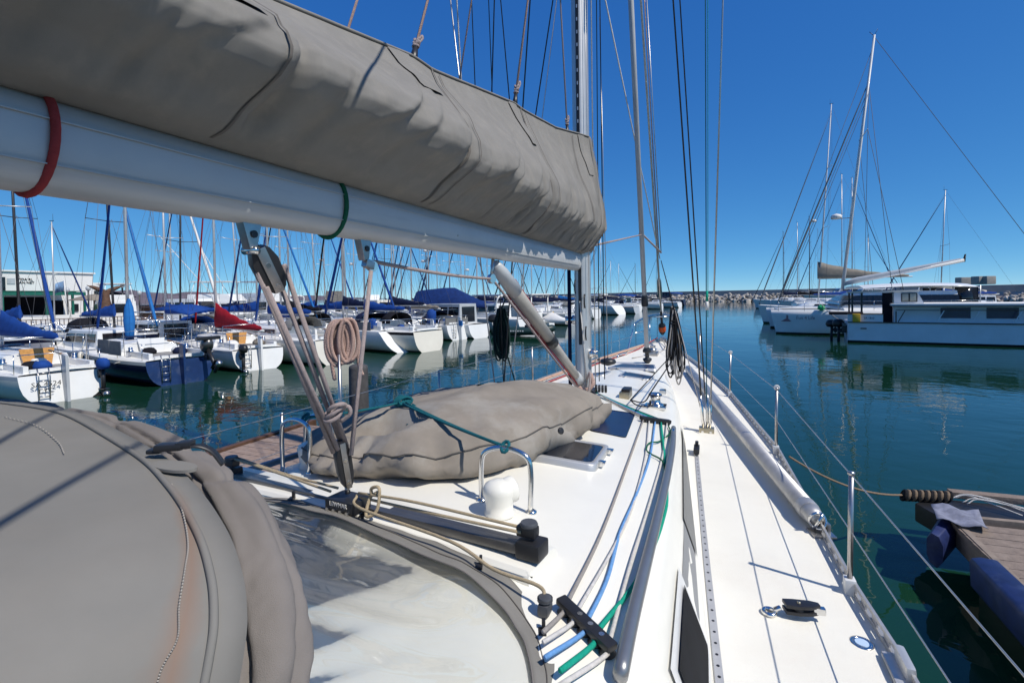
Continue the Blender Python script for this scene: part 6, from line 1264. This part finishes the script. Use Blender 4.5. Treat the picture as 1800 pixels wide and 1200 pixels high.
text_mesh('lettering', 'Fun 4 Life', .34, Mx, mat('dark_lettering', (.05, .05, .09), .6), CT_, .01, local=True)
mb = MB(); mb.prism([(-.4, -.2), (0, .0), (.03, .26), (.16, .18), (.15, -.02), (.4, -.2)], 0, .012, M=Matrix(((-1, 0, 0), (0, 0, 1), (0, 1, 0))), o=(14.75, 4.02, 1.08)); mb.build('emblem', mat('dark_lettering', (.05, .05, .09)), CT_, local=True)
CT_.scale = (.8, 1, 1)
HBT = thing('houseboat', 'long low white houseboat with three dark blinds and a small wheelhouse', 'houseboat', (8.3, 34.4, 0), R(-9)); HBT['_o'] = (0, 0, 0)
mb = MB(); LH = 17
mb.loft([[(x, y, z) for y, z in ((-1.9*q_, 1.32), (-1.9*q_, .14), (-1.8*q_, -.3), (1.8*q_, -.3), (1.9*q_, .14), (1.9*q_, 1.32))] for x, q_ in ((0, .96), (.1, 1), (LH, 1))], smooth=False, mats=[0, 1, 1, 1, 0, 0]); mb.build('hull', [mat('shade_tinted_white_paint', (.60, .66, .70), .4, var=.06, scale=1.2, stain=(.42, .42, .38), stain_amt=.3), BLACKC], HBT, local=True)  # white hull; its bluish shade is put into the base colour
MB().box((LH/2, -1.92, 1.35), (LH, .06, .07)).build('rubbing_strake', BLACK, HBT, local=True)
HP = mat('house_paint', (.70, .72, .73), .45, var=.05, scale=1.5, stain=(.48, .47, .43), stain_amt=.3)
mb = MB(); mb.loft([[(x0, y, z), (LH, y, z)] for x0, y, z in ((2.9, -1.5, 1.3), (2.9, -1.5, 2.42))], closed=False, cap=False, smooth=False); mb.box((9.95, .2, 1.85), (14.1, 3.3, 1.12)); mb.build('cabin', HP, HBT, local=True)
mb = MB(); mb.box((9.9, 0, 2.50), (14.4, 3.9, .14)); mb.build('roof', WHITEC, HBT, local=True, bevel=.02); MB().box((9.9, -1.96, 2.42), (14.4, .05, .05)).build('roof_trim', BLACK, HBT, local=True)
mb = MB(); mb.bar((2.95, -1.9, 2.16), (LH, -1.9, 2.16), .04, .04); mb.build('grab_rail', DARKWOOD, HBT, local=True)
for x in (6.4, 8.85, 11.25, 13.6):
    w_ = MB().box((x, -1.47, 2.0), (1.72, .05, .78)).build('window', BLACK, HBT, local=True, bevel=.02); MB().box((x, -1.50, 1.98), (1.62, .03, .66)).build('blind', BLIND, w_, local=True)
for x in (3.1, 5.3, 7.2, 9.3, 11.4, 13.6): MB().bar((x, -1.88, 1.4), (x+.4, -1.88, 2.14), .05, .05).build('roof_strut', HP if x > 4 else DARKWOOD, HBT, local=True)
MB().box((2.97, -1.9, 1.72), (.07, .07, .72)).build('roof_post', DARKWOOD, HBT, local=True)
mb = MB(); mb.loft([[(.2, -1.3, 3.28), (4.4, -1.3, 3.33), (4.4, 1.3, 3.33), (.2, 1.3, 3.28)], [(.1, -1.35, 3.40), (4.45, -1.35, 3.44), (4.45, 1.35, 3.44), (.1, 1.35, 3.40)]], smooth=False); mb.build('wheelhouse_roof', WHITEC, HBT, local=True)
mb = MB(); mb.loft([[(2.95, y, z), (x1, y, z)] for y, z, x1 in ((-1.25, 2.5, 4.75), (-1.25, 3.3, 4.35))], closed=False, cap=False); mb.box((3.6, 0, 2.92), (1.3, 2.44, .80)); wh = mb.build('wheelhouse', HP, HBT, local=True)
f_ = MB().box((3.85, -1.25, 2.96), (.95, .05, .58)).build('wheelhouse_window', BLACK, wh, local=True, bevel=.05); MB().box((3.62, -1.272, 2.96), (.38, .02, .48)).build('pane', mat('curtain_pane', (.36, .36, .30), .2, var=.15), f_, local=True, bevel=.03); MB().box((4.08, -1.272, 2.96), (.38, .02, .48)).build('pane', mat('curtain_pane', (.36, .36, .30)), f_, local=True, bevel=.03)
for x in (.35, .95): MB().box((x, -1.2, 2.3), (.13, .09, 2.1)).build('cockpit_post', BLACK, HBT, local=True)
MB().box((2.55, -1.2, 2.3), (.62, .12, 1.95)).build('dark_doorway', BLACKC, HBT, local=True); MB().box((.3, 1.2, 2.3), (.12, .09, 2.1)).build('cockpit_post', BLACK, HBT, local=True)
mb = MB(); mb.box((1.1, -1.86, 1.62), (2.2, .08, .5)); mb.build('cockpit_side', HP, HBT, local=True); MB().box((1.1, -1.85, 1.90), (2.3, .14, .06)).build('cockpit_coaming', DARKWOOD, HBT, local=True)
Mx = Matrix.Translation((1.35, -1.905, 1.63)) @ Matrix(((1, 0, 0, 0), (0, 0, -1, 0), (0, 1, 0, 0), (0, 0, 0, 1))); text_mesh('registration', 'SA 1810', .19, Mx, mat('dark_lettering', (.05, .05, .09)), HBT, .004, local=True)
MB().box((.55, -2.0, 1.65), (.5, .2, .55)).build('fuel_can', YELLOW, HBT, local=True, bevel=.06); MB().box((1.0, -1.96, .95), (.38, .02, .07)).build('vent_slot', BLACK, HBT, local=True)
MB().loft([[(x, .35*a-1.5, 1.92+.12*b_) for a, b_ in ((1, 0), (0, 1), (-1, 0), (0, -.8))] for x in (-1.2, -.6, .3, 1.0)]).build('rolled_awning', BLACKC, HBT, local=True)
out_board(HBT, -.45, -.6, .4, BLACK, 1.7); out_board(HBT, -.9, .5, .35, BLACK, 1.6)
mb = MB(); mb.box((-.3, -.2, .62), (.6, 1.8, .10)); mb.box((-.15, -1.1, .85), (.3, .4, .5)); mb.build('motor_bracket', BLACK, HBT, local=True, bevel=.03); MB().box((-.2, -1.3, 1.15), (.25, .25, .2)).build('dark_bag', GREYC, HBT, local=True, bevel=.05)
HBT.scale = (.72, 1, .83)
# mooring line, cat to quay, green line hanging
tag(MB().tube(sag(V((7.6, 37.5, 2.0)), V((9.0, 35.2, .9)), .35), .025, 6).build('mooring_rope', ROPEGY), 'grey mooring rope drooping from the catamaran to the houseboat', 'rope')
# boats behind them
def farR(px, d, head, L, H, lab, **k):
    dd = ray(px, 505); dd = dd/np.hypot(dd[0], dd[1]); p = CAM+dd*d; mx = .56
    return sailboat((p[0]-math.cos(R(head))*L*mx, p[1]-math.sin(R(head))*L*mx), R(head), L, L*.34, 1.3, H, lab, mx=mx, group='sailing boats behind the catamaran', detail=1, rails=False, **k)
farR(1438, 52, 181, 11, 19.3, 'white ketch-sized yacht with a tan sail cover and raked thick mast behind the catamaran', bag=TANC, jib=GREYC, mastm=PAINTALU, rake=.055, radar=True, ln=.62, bz=4.0, bh=1.5)
farR(1377, 100, 175, 11, 13.5, 'distant sailboat with a thin dark mast at the left of the right-hand group', jib=BLACKC, bag=NAVYC, mastm=DK)
farR(1402, 92, 175, 11, 14, 'distant sailboat with a pale thin mast between two dark masts', jib=None, bag=BLACKC)
farR(1423, 90, 175, 12, 14.5, 'distant sailboat with a dark mast just left of the tan sail cover', jib=None, bag=BLACKC, mastm=DK)
farR(1480, 80, 175, 13, 18.5, 'sailboat whose grey mast stands hidden behind the catamaran mast', jib=DARKBC, bag=NAVYC)
farR(1498, 78, 5, 12, 17.5, 'sailboat with a grey mast and dark stays right of the catamaran mast', jib=DARKBC, bag=BLUEC)
farR(1526, 90, 5, 11, 11, 'low distant sailboat with a short mast above the white hardtop', jib=DARKBC, bag=NAVYC)
farR(1653, 62, 178, 11, 12.2, 'sailboat with a grey mast and blue headsail sloping left behind the boom end', jib=DARKBC, bag=BLUEC, rake=.03)
CRZ = motorboat((35.2, 128), R(-170), 17, 4.8, 2.0, 'sleek white motor cruiser with a pointed bow near the breakwater', house=(.25, .58, 1.5), arch=True)
motorboat((33, 108), R(186), 13, 4.2, 1.8, 'white motor cruiser with a dark windscreen moored behind the catamaran bow', house=(.25, .6, 1.4), arch=True)
motorboat((30, 84), R(186), 11, 3.6, 1.5, 'white sports cruiser with a swept hull beside the dark masts', house=(.25, .6, 1.3), arch=True)
def dirp(px, py, d): dd = ray(px, py); dd = dd/np.hypot(dd[0], dd[1]); return CAM+dd*d
p = dirp(1725, 520, 66); motorboat((p[0]+3, p[1]), R(180), 9, 3.2, 1.3, 'small white motorboat in front of the rocks right of the white hardtop', house=(.25, .5, .9))
# ================================================================== LEFT SHORE: BUILDING, PERGOLA, SCULPTURE
WALLW = mat('white_render', (.76, .75, .72), .8, var=.05, scale=.5, stain=(.55, .52, .47), stain_amt=.25)
BX = -57.0; pR = onx(163, 480, BX); pL = onx(-160, 478, BX); ztop = onx(80, 479, BX).z
BL = thing('white_building', 'white flat-roofed waterfront building with dark openings behind the boats', 'building', (BX, pR.y, .95))
mb = MB(); mb.box((BX-6, (pR.y+pL.y)/2, (.95+ztop)/2), (12, pR.y-pL.y, ztop-.95)); mb.build('wall', WALLW, BL); MB().box((BX-6, (pR.y+pL.y)/2, ztop+.06), (12.3, pR.y-pL.y+.3, .14)).build('parapet', WALLW, BL)
def onfac(px, py): return onx(px, py, BX)
def fbox(x0, y0, x1, y1, name, m, dep=.12, par=None):
    a, b = onfac(x0, y1), onfac(x1, y0); return MB().box((BX+dep/2, (a.y+b.y)/2, (a.z+b.z)/2), (dep, abs(b.y-a.y), abs(b.z-a.z))).build(name, m, par or BL)
fbox(-10, 487, 8, 512, 'window', GLASS); fbox(6, 522, 80, 560, 'shop_opening', BLACKC); fbox(86, 528, 110, 560, 'shop_opening', BLACKC); fbox(127, 534, 137, 547, 'window', GLASS); fbox(12, 489, 26, 499, 'painted_emblem', GREYHULL, .05)
c = onfac(44, 494); Mx = basis((BX+.03, c.y, c.z), (0, 1, 0), (0, 0, 1)); text_mesh('sign', 'VIDA RL\nGAN NET', .30, Mx, BLACK, BL, .02)
PX = -53.0; PG = thing('pergola', 'green painted pergola along the front of the white building', 'pergola', (PX, pR.y, .95))
a, b = onx(-160, 516, PX), onx(150, 517, PX); zt = onx(80, 516, PX).z
mb = MB(); mb.bar((PX, a.y, zt), (PX, b.y, zt), .14, .28); mb.bar((PX-1.5, a.y, zt+.1), (PX-1.5, b.y, zt+.1), .14, .2); mb.box((PX-1.9, (a.y+b.y)/2, zt+.22), (3.8, b.y-a.y, .05)); mb.build('beam', GREENP, PG)
for px in (4, 82, 128, 149): q_ = onx(px, 540, PX); MB().box((PX, q_.y, (zt+.95)/2), (.16, .16, zt-.95)).build('post', GREENP, PG)
BX2 = BX-3; fb2 = thing('side_wing', 'lower white wing of the waterfront building beside its right corner', 'building', (BX2, onx(170, 500, BX2).y, .95)); q0, q1 = onx(163, 500, BX2), onx(174, 497, BX2); MB().box((BX2-2, (q0.y+q1.y)/2, (q1.z+.95)/2), (4, q1.y-q0.y+.6, q1.z-.95)).build('wall', WALLW, fb2)
MB().box((BX2+.05, (q0.y+q1.y)/2, q1.z-1.6), (.1, (q1.y-q0.y)*.7, 1.5)).build('window', GLASS, fb2)
# railing on the quay edge
RL = thing('quay_railing', 'white-backed dark railing along the edge of the quay on the left', 'railing', (-39.6, 12, .95))
mb = MB(); y0, y1 = -8, 24
for i in range(130): y = y0+(y1-y0)*i/129; mb.box((-39.45+.02*(y-12)*(.5 if y > 12 else 1.0)*0, y, 1.35), (.03, .035, .7))
mb.bar((-39.45, y0, 1.72), (-39.45, y1, 1.72), .05, .05); mb.build('balusters', DARKWOOD, RL); MB().box((-41.5, 8, 1.45), (.12, 32, 1.0)).build('screen_wall', WALLW, RL)
mb = MB(); mb.box((-38.6, 8, .55), (1.6, 34, .18)); mb.build('boardwalk', DARKWOOD, RL)
# whale tail
wx = -43.5; wb = onx(187, 556, wx); wt = onx(186, 503, wx); W_ = thing('whale_tail_sculpture', 'rust-brown whale tail sculpture standing on the quay', 'sculpture', (wx, wb.y, .95))
yc = wb.y; mb = MB(); zt = wt.z
rings = []
for z, w_, d_ in ((.9, .52, .4), (1.4, .55, .42), (2.2, .42, .34), (2.9, .28, .24), (3.3, .26, .18), (3.55, .4, .12)):
    rings.append([(wx+d_*math.sin(a), yc+w_*math.cos(a), z+(zt-3.95)) if z > .95 else (wx+d_*math.sin(a), yc+w_*math.cos(a), z) for a in [2*math.pi*k/14 for k in range(14)]])
mb.loft(rings)
dz = zt-3.95
for s_ in (1, -1):
    rows = []
    for u in range(9):
        t = u/8; y = yc+s_*(.02+1.25*t); zl = 3.35+dz+.30*t+.35*t*t; zu = 3.62+dz+.62*t*(1-.30*t)+.05; zu = max(zl+.04, zu-.2*t**6); th = .12*(1-t)+.02
        rows.append([(wx+th, y, (zl+zu)/2), (wx, y, zu), (wx-th, y, (zl+zu)/2), (wx, y, zl)])
    mb.loft(rows)
mb.build('tail', BRONZE, W_)
# lamp posts, umbrellas, flag, thatched shelter
for px, ptop, x in ((155, 505, -46), (215, 500, -47), (245, 513, -47), (118, 508, -49)):
    t = onx(px, ptop, x); lp = thing('lamp_post', 'slim dark lamp post on the quay %s' % {155: 'right of the white building', 215: 'behind the navy-hulled boat', 245: 'in front of the hills', 118: 'in front of the white facade'}[px], 'lamp post', (x, t.y, .95), 0, 'lamp posts on the quay')
    MB().tube([(x, t.y, .95), (x, t.y, t.z)], .06, 8).build('post', BLACK, lp); MB().lathe([(.05, 0), (.16, .1), (.18, .3), (.05, .42)], (x, t.y, t.z-.3), 10).build('lantern', GREYHULL, lp)
for px, py, x, lab in ((165, 527, -48, 'brown parasol left of the whale tail'), (200, 522, -50, 'dark parasol behind the whale tail')):
    t = onx(px, py, x); um = thing('parasol', lab, 'parasol', (x, t.y, .95), 0, 'parasols on the quay'); MB().tube([(x, t.y, .95), (x, t.y, t.z+.3)], .04, 6).build('pole', DARKWOOD, um); MB().lathe([(1.7, -.05), (1.7, 0), (.9, .3), (.05, .5)], (x, t.y, t.z), 10).build('canopy', TANC if px < 180 else BLACKC, um)
fx = -45.; t0, t1 = onx(120, 560, fx), onx(112, 492, fx); FLG = thing('flag', 'faded blue flag on a leaning staff before the white building', 'flag', tuple(t0)); MB().tube([t0, t1], .035, 6).build('staff', WHITEC, FLG)
f0 = onx(96, 497, fx); rows = []
for i in range(9):
    u = i/8; y = t1.y+(f0.y-t1.y)*u; rows.append([(fx+.12*math.sin(u*7), y, t1.z-.05-.28*u), (fx+.12*math.sin(u*7+.6), y-.05, t1.z-.85-.22*u)])
MB().grid(rows).build('cloth', mat('flag_cloth', (.14, .24, .38), .8, var=.5, scale=2.5), FLG, thick=.02)
def shed(px0, px1, ptop, d, lab, rm, wm, cat_='building', name='shelter'):
    a, b = dirp(px0, 530, d), dirp(px1, 530, d); z = CAM[2]+(526-ptop)*d/870; t = V(b-a); t.z = 0; L = t.length; rz = math.atan2(t.y, t.x); c = (V(a)+V(b))/2
    o = thing(name, lab, cat_, (c.x, c.y, 0), rz); o['_o'] = (0, 0, 0); MB().box((0, 0, 1.2), (L*.9, 3, 2.4)).build('wall', wm, o, local=True)
    MB().loft([[(-L/2, -2.0, 2.3), (-L/2, 2.0, 2.3), (-L*.46, 0, z)], [(L/2, -2.0, 2.3), (L/2, 2.0, 2.3), (L*.46, 0, z)]], smooth=False).build('roof', rm, o, local=True); return o
THATCH = mat('grey_thatch', (.13, .12, .105), .95, var=.3, scale=3, bump=.6, bscale=14)
shed(572, 604, 513, 84, 'grey thatched-roof shelter behind the thick mast and navy boom cover', THATCH, WALLW, 'shelter'); shed(642, 668, 520, 110, 'small white flat building under the horizontal rope on the far shore', WALLW, WALLW, 'building', 'far_building')
shed(245, 300, 531, 50, 'dark-roofed shelter on the quay behind the blue-covered boat', BLACKC, DARKWOOD, 'shelter'); shed(470, 530, 529, 72, 'low dark-roofed shed behind the mainsheet ropes', BLACKC, GREYHULL, 'shed', 'shed')
# pale pontoon walkways between the rows of boats
for pts_, lab in ((((-25.5, 4), (-24.5, 34), (-22, 62), (-18, 100)), 'long pale pontoon walkway along the bows of the nearest row of boats'),):
    mb = MB()
    for (xa, ya), (xb, yb) in zip(pts_, pts_[1:]): mb.bar((xa, ya, .32), (xb, yb, .32), 1.6, .32)
    tag(mb.build('walkway', PLANK), lab, 'walkway')
for i, (px, py) in enumerate(((128, 650),)): pass
